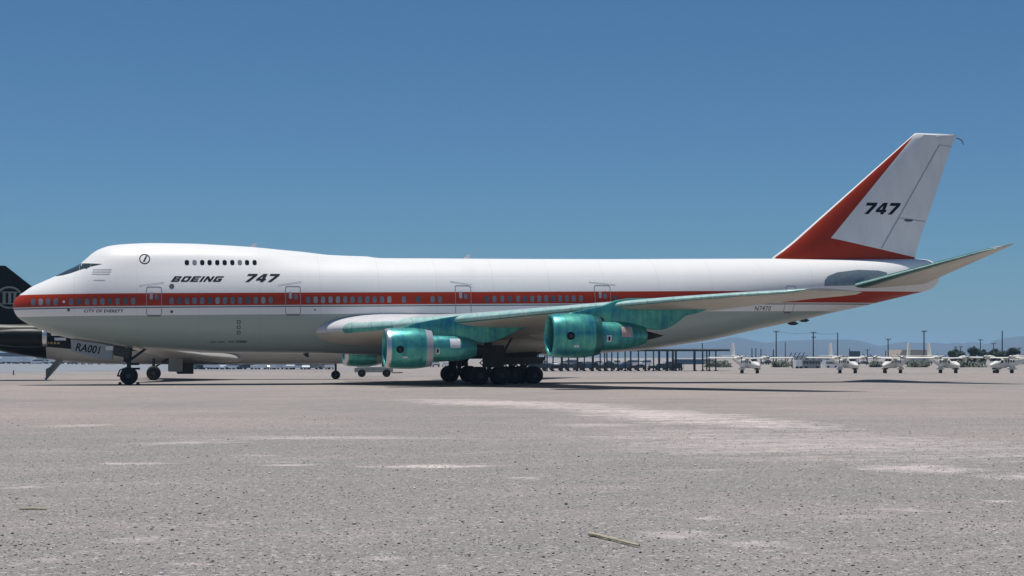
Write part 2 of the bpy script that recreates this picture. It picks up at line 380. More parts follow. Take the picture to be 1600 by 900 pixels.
def make_ground():
    xs = [-9000, -4000, -1500, -600, -250, -100, -40, 0, 40, 80, 120, 200, 350, 700, 1500, 4000, 9000]
    ys = [-600, -200, -106, -80, -50, -20, 0, 20, 30] + list(range(36, 156, 6)) + [170, 250, 400, 700, 1500, 3000, 6000, 9000]
    b = MB(); n = len(xs)
    vs = [(x, y, gz(y)) for y in ys for x in xs]
    fs = [(j*n+i, j*n+i+1, (j+1)*n+i+1, (j+1)*n+i) for j in range(len(ys)-1) for i in range(n-1)]
    b.add(vs, fs, ground_mat()); return tag(b.build('ground', smooth=60), kind='structure')
make_ground()
M['asphalt'] = mat('far_asphalt', (0.22, 0.235, 0.255), 0.85, var=0.12, scale=0.08)
def sheet(name, px, m, lift, n=16):
    """a flat sheet on the ground between two rows of photo points (near row, far row)"""
    b = MB(); (a0, a1), (c0, c1) = px; rows = []
    for j in range(n + 1):
        A, B = G(*a0).lerp(G(*c0), j / n), G(*a1).lerp(G(*c1), j / n)
        rows.append([(A.lerp(B, i / 4).x, A.lerp(B, i / 4).y, gz(A.lerp(B, i / 4).y) + lift) for i in range(5)])
    vs = [p for r in rows for p in r]
    b.add(vs, [(j*5+i, j*5+i+1, (j+1)*5+i+1, (j+1)*5+i) for j in range(n) for i in range(4)], m)
    return tag(b.build(name), kind='structure')
sheet('taxiway', [((-160, 584), (560, 576.5)), ((-160, 568.5), (420, 566.5))], 'asphalt', 0.02, 24)

def make_hills():
    ridge = [(-900, 553), (-300, 552), (0, 551.5), (300, 549), (600, 546), (900, 542), (1060, 539), (1110, 534), (1150, 527), (1180, 532.5), (1200, 535), (1220, 532.5), (1250, 531.5), (1290, 530.5),
             (1320, 530.5), (1342, 532), (1357, 536), (1375, 540.5), (1390, 538), (1415, 534.5), (1430, 535.5), (1468, 535.5), (1480, 537), (1495, 535),
             (1505, 536.5), (1515, 534.5), (1528, 535), (1541, 537.5), (1555, 531.5), (1572, 528), (1600, 525), (1700, 527), (1900, 533), (2400, 541)]
    f = pchip(ridge); b = MB(); D = 6800.0; us = list(np.arange(-900, 2400, 5.0)); rows = [(4700, 0), (5200, .16), (5700, .40), (6200, .62), (6550, .85), (6800, 1), (7300, .75), (8000, 0)]
    rng = np.random.default_rng(4); ph = rng.uniform(0, 6.28, 12)
    vs = []
    for d, k in rows:
        for u in us:
            h = (V0 - f(u)) / F * D + 1.9
            w = sum(math.sin(u * fr + ph[i] + d * .004 * (i % 3)) / (i + 1.5) for i, fr in enumerate((.02, .047, .09, .13, .21, .33)))
            hh = -2 if k == 0 else h * k * (1 + (0.16 * w if k < 1 else 0.012 * w))
            vs.append(at_depth(u, d + 120 * w * (1 - k), hh))
    n = len(us)
    b.add(vs, [(j*n+i, j*n+i+1, (j+1)*n+i+1, (j+1)*n+i) for j in range(len(rows)-1) for i in range(n-1)], mat('dry_hills', (0.052, 0.05, 0.05), 0.95, var=0.25, scale=0.003))
    return tag(b.build('hills', smooth=80), kind='structure')
make_hills()
def make_haze():
    b = MB(); b.box((1500, 3600, 65 - 2.0), (20000, 12500, 134), 'dark'); o = b.build('haze', smooth=0)
    m = bpy.data.materials.new('haze_air'); m.use_nodes = True; t = m.node_tree; t.nodes.clear()
    out = t.nodes.new('ShaderNodeOutputMaterial'); pv = t.nodes.new('ShaderNodeVolumePrincipled')
    pv.inputs['Color'].default_value = (0.42, 0.68, 0.96, 1); pv.inputs['Density'].default_value = 0.00012; pv.inputs['Anisotropy'].default_value = 0.0
    t.links.new(pv.outputs[0], out.inputs['Volume']); o.data.materials.clear(); o.data.materials.append(m)
    return tag(o, kind='stuff', label='pale blue air fading the far hills', cat='haze')
make_haze()

# ------------------------------------------------------------------ the jumbo jet
TIPX = P(20.5, 478).x
TOPPX = [(20.5, 478), (22, 470), (29, 462.5), (38, 456), (49, 448.5), (64, 441.5), (82.5, 433.5), (104, 423), (124, 413.2), (131, 408), (142, 397.8), (153, 390.6), (173, 384), (202, 381.2), (245, 380),
         (297, 380.8), (339, 382.8), (394, 386.2), (436, 390.3), (478, 394.3), (512, 398.3), (547, 400), (574, 400.8), (590, 403.3), (693, 404), (779, 404.5), (960, 405), (1060, 404.6), (1187, 404.2),
         (1280, 404.2), (1400, 404.4), (1440, 404.8), (1455, 408), (1462, 416), (1466, 425), (1467.5, 432)]
BOTPX = [(20.5, 478), (22, 486), (29, 496.5), (52, 510), (72, 518.5), (111, 529), (173, 539), (202, 543.5), (300, 549.5), (367, 552), (430, 552.3), (498, 553), (700, 556), (826, 555), (930, 552), (1012, 546), (1040, 541.8),
         (1099, 533), (1192, 512.5), (1260, 498.5), (1300, 488.7), (1346, 478.8), (1377, 471.3), (1423, 460.3), (1451, 453), (1462, 446), (1466, 438.5), (1467.5, 432)]
TAILX = P(1467.5, 432).x
def prof(px):
    pts = [P(u, v) for u, v in px]
    return pchip([(math.sqrt(max(0, p.x - TIPX)), p.z) for p in pts])
_T, _B = prof(TOPPX), prof(BOTPX)
def fT(x): return _T(math.sqrt(max(0, x - TIPX)))
def fB(x): return _B(math.sqrt(max(0, x - TIPX)))
_W = pchip([(math.sqrt(a), b) for a, b in [(0, 0.0), (.15, .55), (.5, .98), (1, 1.36), (2, 1.87), (3, 2.23), (4.5, 2.63), (6, 2.92), (8, 3.14), (10, 3.26), (12.5, 3.3), (46, 3.3), (50, 3.2), (54, 2.92), (58, 2.45), (62, 1.85), (65, 1.3), (67.4, .72), (68.3, .42), (TAILX - TIPX, .12)]])
def fW(x): return _W(math.sqrt(max(0, x - TIPX)))
def section(x):
    T, B, W = fT(x), fB(x), fW(x); Tm = min(T, 8.58 + SLOPE * x); zw = (Tm + B) / 2 if x > 40 else min((Tm + B) / 2, 5.3 + SLOPE * x)
    return T, B, W, Tm, zw
def width(x, z):
    T, B, W, Tm, zw = section(x)
    if z <= zw: return W * math.sqrt(max(0, 1 - ((zw - z) / max(1e-4, zw - B)) ** 2))
    a = W * math.sqrt(max(0, 1 - ((z - zw) / max(1e-4, Tm - zw)) ** 2)) if z < Tm else 0.0
    if T <= Tm + 1e-4: return a
    ru = min(2.5, (T - zw) * 0.8) * min(1, W / 3.1); hz = min(2.5, (T - zw) * 0.8); zc = T - hz
    q = (z - zc) / hz
    c = ru * math.sqrt(max(0, 1 - q * q)) if z > zc else ru * max(0, 1 - 0.25 * q * q)
    return (a ** 9 + c ** 9) ** (1 / 9) if a + c > 0 else 0.0
def PS(u, v, off=0.0):
    """photo pixel -> point on the near skin of the fuselage"""
    y = -3.2
    for _ in range(12): p = P(u, v, y); y = 0.5 * y + 0.5 * (-width(p.x, p.z) - off)
    return P(u, v, y)
def skin(x, z): return -width(x, z)

jet = thing('jumbo_jet', 'white four-engined jumbo jet with red stripe and tall red and white fin', 'airplane', (33, 0, 0), world=True)
def make_fuselage():
    xs = sorted(set([TIPX + (k / 46) ** 2 * 12 for k in range(1, 47)] + list(np.arange(12.2, 66, .45)) + list(np.linspace(66, TAILX - .02, 14)) + [TIPX + .002]))
    n = 44; rings = []
    for x in xs:
        T, B, W, Tm, zw = section(x); half = []
        for k in range(n + 1):
            t = -math.pi / 2 + math.pi * k / n
            z = zw + (T - zw) * math.sin(t) if t > 0 else zw + (zw - B) * math.sin(t)
            half.append((z, width(x, z) if 0 < k < n else 0.0))
        rings.append([(x, -w, z) for z, w in half] + [(x, w, z) for z, w in reversed(half[1:-1])])
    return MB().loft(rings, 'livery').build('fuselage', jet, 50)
fus = make_fuselage()

def project(bm, ysurf, off, dz=0.16, dx=0.6):
    xs = [v.co.x for v in bm.verts]; zs = [v.co.z for v in bm.verts]
    for lo, hi, st, no in ((min(zs), max(zs), dz, (0, 0, 1)), (min(xs), max(xs), dx, (1, 0, 0))):
        q = lo + st
        while q < hi - 1e-4:
            co = (0, 0, q) if no[2] else (q, 0, 0)
            bmesh.ops.bisect_plane(bm, geom=bm.verts[:] + bm.edges[:] + bm.faces[:], plane_co=co, plane_no=no); q += st
    for v in bm.verts: v.co.y = ysurf(v.co.x, v.co.z) - off
def finish(bm, name, m, parent, thick=0.0):
    for f in bm.faces: f.smooth = True
    me = bpy.data.meshes.new(name); bm.to_mesh(me); bm.free()
    me.materials.append(M[m] if isinstance(m, str) else m)
    o = bpy.data.objects.new(name, me); COL.objects.link(o); adopt(o, parent)
    if thick:
        s = o.modifiers.new('thickness', 'SOLIDIFY'); s.thickness = thick; s.offset = -1
    return o
def patch(name, polys, m, parent, ysurf=skin, off=0.006, dz=0.16, dx=0.6):
    """flat outline(s) in x,z laid on a curved surface"""
    bm = bmesh.new()
    for poly in polys:
        f = bm.faces.new([bm.verts.new((x, 0, z)) for x, z in poly])
    bmesh.ops.recalc_face_normals(bm, faces=bm.faces)
    for f in bm.faces:
        f.normal_update()
        if f.normal.y > 0: f.normal_flip()
    project(bm, ysurf, off, dz, dx); return finish(bm, name, m, parent)
def rrect(x0, z0, x1, z1, r=0.08, n=4):
    out = []
    for cx, cz, a in ((x1-r, z1-r, 0), (x0+r, z1-r, 90), (x0+r, z0+r, 180), (x1-r, z0+r, 270)):
        for k in range(n+1):
            t = math.radians(a + 90*k/n); out.append((cx + r*math.cos(t), cz + r*math.sin(t)))
    return out
def ring_poly(outer, inner):
    n = len(outer); return [[outer[k], outer[(k+1) % n], inner[(k+1) % n], inner[k]] for k in range(n)]
def ell(cx, cz, rx, rz, n=20): return [(cx + rx*math.cos(2*math.pi*k/n), cz + rz*math.sin(2*math.pi*k/n)) for k in range(n)]
def text_mesh(body, shear=0.0, offset=0.0, space=1.0):
    cu = bpy.data.curves.new('t', 'FONT'); cu.body = body; cu.size = 1; cu.shear = shear; cu.offset = offset; cu.space_character = space
    cu.resolution_u = 3; o = bpy.data.objects.new('t', cu); COL.objects.link(o)
    dg = bpy.context.evaluated_depsgraph_get(); me = bpy.data.meshes.new_from_object(o.evaluated_get(dg))
    bpy.data.objects.remove(o); bpy.data.curves.remove(cu); return me
def lettering(name, body, A, B, C, m, parent, ysurf=skin, off=0.012, shear=0.0, offset=0.0, space=1.0, dz=0.16):
    """text fitted to the parallelogram A (lower left) - B (lower right) - C (upper left), given in x,z"""
    me = text_mesh(body, shear, offset, space); bm = bmesh.new(); bm.from_mesh(me); bpy.data.meshes.remove(me)
    xs = [v.co.x for v in bm.verts]; ys = [v.co.y for v in bm.verts]; x0, x1, y0, y1 = min(xs), max(xs), min(ys), max(ys)
    A, B, C = Vector(A), Vector(B), Vector(C)
    for v in bm.verts:
        p = A + (B - A) * ((v.co.x - x0) / (x1 - x0)) + (C - A) * ((v.co.y - y0) / (y1 - y0)); v.co = Vector((p.x, 0, p.y))
    for f in bm.faces:
        f.normal_update()
        if f.normal.y > 0: f.normal_flip()
    project(bm, ysurf, off, dz); return finish(bm, name, m, parent)
def xz(p): return (p.x, p.z)

# stroke letters for the wide slanted titles
GLYPH = {  # on a 1 x 1 cell: polygons that meet edge to edge
 'B': [[(0,0),(.3,0),(.3,1),(0,1)], [(.3,.76),(.70,.76),(.96,.86),(.86,1),(.3,1)], [(.3,.39),(.70,.39),(.70,.61),(.3,.61)], [(.3,0),(.88,0),(1,.12),(.70,.24),(.3,.24)], [(.70,.61),(.86,.56),(.96,.66),(.96,.86),(.70,.76)], [(.70,.24),(1,.12),(1,.36),(.86,.50),(.86,.56),(.70,.61),(.70,.39)]],
 'O': [[(0,.1),(.1,0),(.3,.25),(.3,.75),(.1,1),(0,.9)], [(.1,0),(.9,0),(.7,.25),(.3,.25)], [(.9,0),(1,.1),(1,.9),(.9,1),(.7,.75),(.7,.25)], [(.3,.75),(.7,.75),(.9,1),(.1,1)]],
 'E': [[(0,0),(.3,0),(.3,1),(0,1)], [(.3,.76),(1,.76),(1,1),(.3,1)], [(.3,.39),(.9,.39),(.9,.61),(.3,.61)], [(.3,0),(1,0),(1,.24),(.3,.24)]],
 'I': [[(0,0),(1,0),(1,1),(0,1)]],
 'N': [[(0,0),(.28,0),(.28,1),(0,1)], [(.72,0),(1,0),(1,1),(.72,1)], [(.28,.55),(.72,0),(.72,.45),(.28,1)]],
 'G': [[(0,.1),(.1,0),(.3,.25),(.3,.75),(.1,1),(0,.9)], [(.1,0),(1,0),(1,.25),(.3,.25)], [(.72,.25),(1,.25),(1,.58),(.72,.58)], [(.45,.38),(.72,.38),(.72,.58),(.45,.58)], [(.3,.75),(1,.75),(1,1),(.1,1)]],
 '7': [[(0,.74),(1,.74),(1,1),(0,1)], [(.16,0),(.54,0),(1,.74),(.62,.74)]],
 '4': [[(.54,0),(.86,0),(.86,.18),(.54,.18)], [(0,.18),(1,.18),(1,.40),(0,.40)], [(.54,.40),(.86,.40),(.86,1),(.54,1)], [(0,.40),(.3,.40),(.54,.74),(.54,1),(.44,1)]],
}
def title(name, chars, widths, gap, A, B, C, m, ysurf, parent, shear):
    tot = sum(widths) + gap * (len(chars) - 1); x = 0; A, B, C = Vector(A), Vector(B), Vector(C); polys = []
    span = tot + shear
    for ch, w in zip(chars, widths):
        for poly in GLYPH[ch]:
            q = []
            for px, py in poly:
                r = (B - A) * ((x + px * w + py * shear) / span) + (C - A) * py + A; q.append((r.x, r.y))
            polys.append(q)
        x += w + gap
    return patch(name, polys, m, parent, ysurf, 0.012, 0.16, 1.2)
def box_abc(fn, u0, v0, u1, v1):
    """lower-left, lower-right, upper-left on a surface from a pixel box"""
    return xz(fn(u0, v1)), xz(fn(u1, v1)), xz(fn(u0, v0))
title('company_title', 'BOEING', [1, 1, 1, .3, 1, 1], .2, *box_abc(PS, 266.5, 431.5, 350.5, 440.2), 'ink', skin, jet, .55)
title('type_title', '747', [1, 1, 1], .16, *box_abc(PS, 380.5, 427.8, 438, 440.5), 'ink', skin, jet, .5)
lettering('city_name', 'CITY OF EVERETT', *box_abc(PS, 131, 483.7, 193, 488.3), 'ink', jet, shear=.2, offset=.02, space=1.1)
lettering('registration', 'N7470', *box_abc(PS, 1179, 478.3, 1204, 485.5), 'ink', jet, shear=.15, space=1.1)
# the ringed numeral by the upper deck and the rows of tiny faded lettering under the windscreen
c0 = PS(226, 404.5); rr = 0.36
patch('numeral_emblem', ring_poly(ell(c0.x, c0.z, rr, rr), ell(c0.x, c0.z, rr-.07, rr-.07)) + [[(c0.x-.12, c0.z-.2), (c0.x+.0, c0.z-.2), (c0.x+.14, c0.z+.12), (c0.x+.02, c0.z+.12)], [(c0.x+.03, c0.z+.15), (c0.x+.15, c0.z+.15), (c0.x+.18, c0.z+.23), (c0.x+.06, c0.z+.23)]], 'ink', jet, off=.012)
def specks(name, rows, m):
    for u0, u1, v, h, dens in rows:
        u = u0; polys = []
        while u < u1:
            w = random.uniform(1.4, 3.0); a, b_ = PS(u, v+h), PS(min(u+w, u1), v)
            if random.random() < dens: polys.append([(a.x, a.z), (b_.x, a.z), (b_.x+.03, b_.z), (a.x+.03, b_.z)])
            u += w + .45
        patch(name, polys, m, jet, off=.012)
specks('faded_lettering', [(145, 174, 420.5, 1.6, 1), (144, 173, 424, 1.5, 1), (143, 171, 427.6, 1.5, 1), (146, 164, 437, 1.2, 1)], 'greyink')
specks('service_lettering', [(328, 338, 533.5, 2, .9), (341, 351, 533.5, 2, .9), (356, 366, 533, 2, 1), (369, 386, 532.2, 3.4, 1)], 'fadedink')
for v in (503, 511.4, 519.6):
    a, b_ = PS(370, v+2.8), PS(376, v-2.8)
    o_, i_ = rrect(a.x, a.z, b_.x, b_.z, .03, 1), rrect(a.x+.06, a.z+.055, b_.x-.06, b_.z-.055, .02, 1)
    patch('service_panel', ring_poly(o_, i_), 'fadedink', jet, off=.01)
# cabin windows, each one a part
first_win = {}
def window(u, v, w, h, m='glass', label=None):
    p = PS(u, v); key = (round(w, 2), m)
    o = patch('window', [rrect(p.x - w/2, p.z - h/2, p.x + w/2, p.z + h/2, min(w, h) * .42, 4)], m, jet, off=.012, dz=.12)
    if label: o['label'] = label
LOWER = [52, 63.6, 75, 87.3, 111, 123.4, 136, 148, 160, 172, 184, 196.5, 208, 268, 280.6, 292.5, 304, 316, 328, 340, 351.7, 363.6, 375, 387.5, 399.5, 411.4, 423, 481.6, 493.2, 504.7, 516.5, 528, 539.4, 550.8, 562.4, 574, 585.4, 597, 608.3,
         631, 653.6, 676, 687.5, 760.6, 772.7, 784.7, 797, 809.6, 821, 831.6, 842.6, 853.4, 864.4, 875, 885.7, 896.4, 907.6, 961.5, 1192, 1204, 1211]
for u in LOWER: window(u, np.interp(u, [50, 220, 480, 900, 1200], [472, 470.3, 468.6, 466.4, 467.2]) , .29, .46, random.choice(('glass', 'glass', 'glass', 'glassblind', 'glassdark')))
for i, u in enumerate([292, 304, 316, 327.5, 339.5, 351, 363, 374.7, 386, 397.8]):
    window(u, 410.2, .29, .37, 'glass' if i in (1, 7) else 'blackglass', 'grey upper-deck window' if i in (1, 7) else 'black upper-deck window')
p = PS(99.7, 471.5); patch('nose_light', [ell(p.x, p.z, .09, .09, 10)], 'white', jet, off=.014)
for (u, v, r_) in ((268.3, 447.2, .17), (268.3, 487, .1), (107, 484.5, .1), (492, 484, .06)):
    p = PS(u, v); patch('pressure_port', [ell(p.x, p.z, r_, r_, 14)], 'fadedink', jet, off=.01)
# doors
def door(u0, v0, u1, v1, wx=None):
    a, b_ = PS(u0, v1), PS(u1, v0); o_ = rrect(a.x, a.z, b_.x, b_.z, .16, 4); i_ = rrect(a.x+.05, a.z+.05, b_.x-.05, b_.z-.05, .12, 4)
    d = patch('door', [i_], 'livery', jet, off=.004)
    fr = patch('door_frame', ring_poly(o_, i_), 'frame', d, off=.014); fr.location = (0, 0, 0)
    sl = patch('door_sill', [[(a.x+.1, a.z-.06), (b_.x-.1, a.z-.06), (b_.x-.1, a.z+.01), (a.x+.1, a.z+.01)]], 'fadedink', d, off=.02); sl.location = (0, 0, 0)
    hz = (a.z + b_.z)/2 + .15; cx = (a.x + b_.x)/2
    h = patch('handle', [rrect(cx-.28, hz-.05, cx-.08, hz+.42, .04, 2)], 'lilac', d, off=.016); h.location = (0, 0, 0)
    w = patch('window', [rrect(cx+.06, hz-.1, cx+.3, hz+.28, .1, 3)], 'glass', d, off=.012); w.location = (0, 0, 0)
    r_ = [PS(u0 - 12, v0 - 4.2), PS(u1 + 3, v0 - 7)]
    return d
door(228.3, 447.8, 253, 493); door(445.6, 447, 469.8, 491.6); door(711, 446, 735.5, 491); door(929, 445.6, 953, 490.5); door(1223, 446.5, 1243.5, 488.2)
for u0, v0, u1, v1 in ((217, 446.5, 256, 441.5), (434, 446, 471, 440.5), (703, 440, 738, 445.5), (920, 441, 962, 445.6)):   # rain gutters over the doors
    a, b_ = PS(u0, v0), PS(u1, v1); patch('rain_gutter', [[(a.x, a.z), (b_.x, b_.z), (b_.x, b_.z+.035), (a.x, a.z+.035)]], 'lilac', jet, off=.02)
# cockpit glazing wraps over the brow
def cockpit():
    low = lin([(86, 432), (98, 430.2), (110, 427), (124, 422.2), (138, 417.6), (152, 414.2), (159, 412.6)])
    hi = lin([(86, 300), (124, 300), (127, 411.5), (140, 411.6), (150, 412), (159, 412.4)])
    for side in (-1, 1):
        for (ua, ub) in ((87, 123.8), (124.1, 141.5), (141.8, 158.8)):
            b = MB(); nu, nv = 12, 8; vs = []
            for i in range(nu + 1):
                u = ua + (ub - ua) * i / nu; pl = PS(u, low(u)); x = pl.x; T = fT(x)
                zl = pl.z; zh = T - .012 if u < 126 else min(T - .01, PS(u, hi(u)).z)
                for k in range(nv + 1):
                    f = k / nv; f = 1 - (1 - f) ** 2 if u < 126 else f; z = zl + (zh - zl) * f
                    w = width(x, z) + .012; vs.append((x, side * max(w, .03 if u < 126 else 0), z + (.012 if u < 126 else .004) * f))
            n = nv + 1; b.add(vs, [(i*n+k, (i+1)*n+k, (i+1)*n+k+1, i*n+k+1) for i in range(nu) for k in range(nv)], 'cockpit')
            b.build('cockpit_window', jet, 60)
cockpit()
# bare plate the stabiliser slides over
a, b_ = PS(1287.5, 447), PS(1372, 423)
patch('stabiliser_seal_plate', [[xz(PS(u, v)) for u, v in ((1288, 447), (1288.5, 438), (1294, 431), (1308, 425.5), (1340, 421.5), (1372, 422.5), (1386, 426), (1384, 432), (1366, 440), (1340, 446))]], 'panel', jet, off=.02, dz=.2)

# ---- wings
def foil(n=16, t=.12, camber=.015):
    xs = [(1 - math.cos(math.pi * k / n)) / 2 for k in range(n + 1)]
    th = lambda x: 5*t*(.2969*math.sqrt(x) - .126*x - .3516*x*x + .2843*x**3 - .1036*x**4)
    cb = lambda x: camber * 4 * x * (1 - x)
    up = [(x, cb(x) + th(x)) for x in xs]; lo = [(x, cb(x) - th(x)) for x in xs]
    return list(reversed(up)) + lo[1:-1]      # TE -> over the top -> LE -> under -> TE
def lifting(sections, side, matf, n=16):
    rings = []
    for l, xl, zl, c, t, dz in sections:
        rings.append([(xl + c*x, side*l, zl + c*z + dz*x) for x, z in foil(n, t)])
    if side > 0: rings = [list(reversed(r)) for r in rings]
    return rings
WPX = lin([(512, 492), (541, 491.5), (629, 492), (700, 489.5), (760, 485.5), (779, 483.8), (900, 474), (1060, 461.5), (1243, 450), (1314, 449)])
def upix(X, Y):
    dx = X - CX; b = Y - CY; return 800 + F * (dx*_c - b*_s) / (dx*_s + b*_c)
TE = lin([(2.4, 36.4), (4, 36.6), (12, 38.2), (29.8, 47.6)])
def wing_le(l): return 20.8 + (l - 3.6) * (43.6 - 20.8) / 26.2
WS = []
for l in (2.4, 3.6, 4.6, 6, 8, 10, 12, 14, 16, 18.5, 20.85, 23, 25, 27, 28.6, 29.4, 29.8):
    xl = wing_le(l); c = TE(l) - xl; t = float(np.interp(l, [3, 12, 29], [.135, .10, .08]))
    crest = P(upix(xl + .1*c if l < 28 else xl, -l), WPX(upix(xl + .1*c if l < 28 else xl, -l)), -l).z
    if l > 29.5: c *= .86; xl += .55; t *= .5
    WS.append((l, xl, crest - c*(t*.46 + .006), c, t, -.028*c))
def wing_at(l, x):
    """(upper z, lower z) of the wing at span l, station x"""
    f = [np.interp(l, [s[0] for s in WS], [s[k] for s in WS]) for k in range(1, 6)]
    xl, zl, c, t, dz = f; q = min(max((x - xl) / c, 0), 1); th = 5*t*(.2969*math.sqrt(q) - .126*q - .3516*q*q + .2843*q**3 - .1036*q**4)
    return zl + c*(.06*q*(1-q) + th) + dz*q, zl + c*(.06*q*(1-q) - th) + dz*q
def make_wing(side):
    n = 30
    def matf(i, k):
        kk = k if side < 0 else (2*n - 1 - k)        # 0..n top TE->LE, n..2n under LE->TE
        l = WS[i][0]
        if l < 7.5:
            if n - 4 < kk < n + 2 and l > 4.5: return 'tealsunlit' if kk < n else 'teal'
            return 'fairing' if n - 14 < kk < n + 1 else 'wingtop' if kk < n else 'belly'
        if n - 6 < kk < n + 2: return 'tealsunlit'
        if kk < n + 3 and kk >= n + 2: return 'teal'
        return 'wingtop' if kk < n else 'belly'
    w = MB().loft(lifting(WS, side, None, n), 'belly', True, matf).build('wing', jet, 40)
    for l in (8.2, 14.2):                  # boat-shaped flap fairings
        zx = TE(l); zl = wing_at(l, zx - 2.0)[1]; rings = []
        for q in np.linspace(0, 1, 13):
            x = zx - 3.6 + 5.0*q; r = .34 * math.sin(math.pi * min(1, q*1.06 + .03) ** .8) ** .7 if 0 < q < 1 else .02
            zc = np.interp(q, [0, .5, 1], [wing_at(l, zx - 3.6)[1] - .05, zl - .22, zl - .22])
            rings.append([(x, side*l + r*.7*math.cos(2*math.pi*k/14), zc + r*1.25*math.sin(2*math.pi*k/14)) for k in range(14)])
        f = MB().loft(rings, 'belly').build('flap_fairing', w, 50); f.location = (0, 0, 0)
    return w
make_wing(-1); make_wing(1)
# wing root fairing that swells from the fuselage side
def root_fairing(side):
    rings = []
    for q in np.linspace(0, 1, 22):
        x = 22.5 + 18.5 * q; h = math.sin(math.pi * min(1, q * .97 + .02)) ** .5
        top = np.interp(x, [20.2, 21.5, 24, 30, 36, 41], [3.75, 4.45, 4.6, 4.0, 3.6, 3.3]); bot = np.interp(x, [20.2, 23, 28, 34, 41], [3.1, 2.35, 2.15, 2.1, 2.4])
        wy = np.interp(x, [20, 22, 26, 34, 38, 41], [3.1, 3.75, 3.8, 3.75, 3.4, 2.6]); zc = (top + bot) / 2; hh = (top - bot) / 2 * max(.25, h)
        rings.append([(x, side * (2.2 + max(.1, (wy - 2.2)) * math.cos(t)), zc + hh * math.sin(t)) for t in np.linspace(-math.pi/2, math.pi/2, 15)] + [(x, side * 1.9, zc + hh * math.sin(t)) for t in np.linspace(math.pi/2, -math.pi/2, 6)[1:-1]])
    MB().loft(rings, 'belly').build('root_fairing', jet, 60)
root_fairing(-1); root_fairing(1)

# ---- engines
OUTER = pchip([(0, 1.15), (.06, 1.215), (.3, 1.265), (.9, 1.31), (1.6, 1.315), (2.3, 1.27), (2.98, 1.14)])
CORE = pchip([(2.5, .92), (2.98, .87), (3.6, .86), (4.4, .83), (5.1, .74), (5.6, .62), (5.9, .50)])
def engine(l, x0, zc, side, band, lipm):
    y = side * l; e = thing('t', '', '')
    bpy.data.objects.remove(e)
    fan = MB(); prof_ = [(a, OUTER(a)) for a in (0, .03, .06, .15, .3, .6, .9, 1.3, 1.6, 1.95, 2.3, 2.55, 2.75, 2.98)]
    def fm(i): return lipm if prof_[i][0] < .29 else (band if prof_[i][0] >= 2.5 else 'teal')
    fan.lathe(prof_, 'teal', (x0, y, zc), n=56, matf=fm)
    fan.lathe([(2.98, 1.14), (2.97, 1.11), (2.5, 1.02), (2.0, 1.0)], 'dark', (x0, y, zc), n=56)
    fan.lathe([(0, 1.15), (.03, 1.10), (.12, 1.06), (.35, 1.04), (.8, 1.07), (1.15, 1.1)], 'teal', (x0, y, zc), n=56)
    f = fan.build('engine_nacelle', jet, 40)
    core = MB(); core.lathe([(a, CORE(a)) for a in (2.3, 2.98, 3.3, 3.8, 4.4, 4.8, 5.1, 5.4, 5.7, 5.9)], 'teal', (x0, y, zc), n=48)
    core.lathe([(5.9, .50), (5.86, .46), (5.4, .44)], 'dark', (x0, y, zc), n=48); c = core.build('core_cowl', f, 40); c.location = (0, 0, 0)
    plug = MB().lathe([(5.3, .37), (5.9, .30), (6.5, .16), (7.05, .01)], 'dark', (x0, y, zc), n=32, cap=True).build('exhaust_cone', f, 60); plug.location = (0, 0, 0)
    fd = MB(); fd.lathe([(1.12, 1.09), (1.14, .0)], 'dark', (x0, y, zc), n=40)
    for k in range(28):
        t = 2*math.pi*k/28; R = Matrix.Rotation(t, 3, 'X')
        vs = [Vector((1.02, -.05, .35)), Vector((1.1, .05, .35)), Vector((1.11, .12, 1.08)), Vector((.97, -.06, 1.08))]
        fd.add([R @ v + Vector((x0, y, zc)) for v in vs], [(0, 1, 2, 3)], 'strut')
    fd.lathe([(.62, .01), (.75, .17), (.95, .3), (1.1, .36)], 'strut', (x0, y, zc), n=24); d = fd.build('fan', f, 40); d.location = (0, 0, 0)
    return f
def nac_y(l, x0, zc, prof_fn):
    def f(x, z):
        r = prof_fn(min(max(x - x0, 0), 5.9)); return -l - math.sqrt(max(0, r*r - (z - zc) ** 2))
    return f
ENG = {}
for l, x0, zc, band, lipm in ((11.7, 23.55, 2.46, 'lilac', 'metal'), (20.85, 32.0, 3.17, 'tealdark', 'teal')):
    for side in (-1, 1): ENG[(l, side)] = engine(l, x0, zc, side, band, lipm)
def ndisc(l, x0, zc, fn, u, v, rx, rz, m, name, off=.012, square=False):
    s = nac_y(l, x0, zc, fn); y = -l - .9
    for _ in range(8): q = P(u, v, y); y = s(q.x, q.z)
    q = P(u, v, y); poly = rrect(q.x-rx, q.z-rz, q.x+rx, q.z+rz, .02, 1) if square else ell(q.x, q.z, rx, rz, 18)
    o = patch(name, [poly], m, ENG[(l, -1)], s, off, .08, .3); o.location = (0, 0, 0)
for l, x0, zc, a in ((11.7, 23.55, 2.46, dict(d=(625.3, 546), p=(684, 548.3), w=(711.5, 536.5), s=(633, 558.5))), (20.85, 32.0, 3.17, dict(d=(892, 524.8), p=(952, 529), w=(980, 518.5), s=(900.6, 541)))):
    ndisc(l, x0, zc, OUTER, *a['d'], .24, .24, 'ink', 'oil_door'); ndisc(l, x0, zc, OUTER, *a['d'], .11, .13, 'strut', 'oil_cap', .02)
    ndisc(l, x0, zc, OUTER, *a['s'], .16, .06, 'placard', 'placard', .012, True)
    ndisc(l, x0, zc, CORE, *a['p'], .15, .2, 'placard', 'placard', .012, True); ndisc(l, x0, zc, CORE, *a['p'], .06, .12, 'ink', 'vent', .02, True)
    ndisc(l, x0, zc, CORE, *a['w'], .34, .30, 'placard' if l < 15 else 'pink', 'decal_sheet', .012, True)
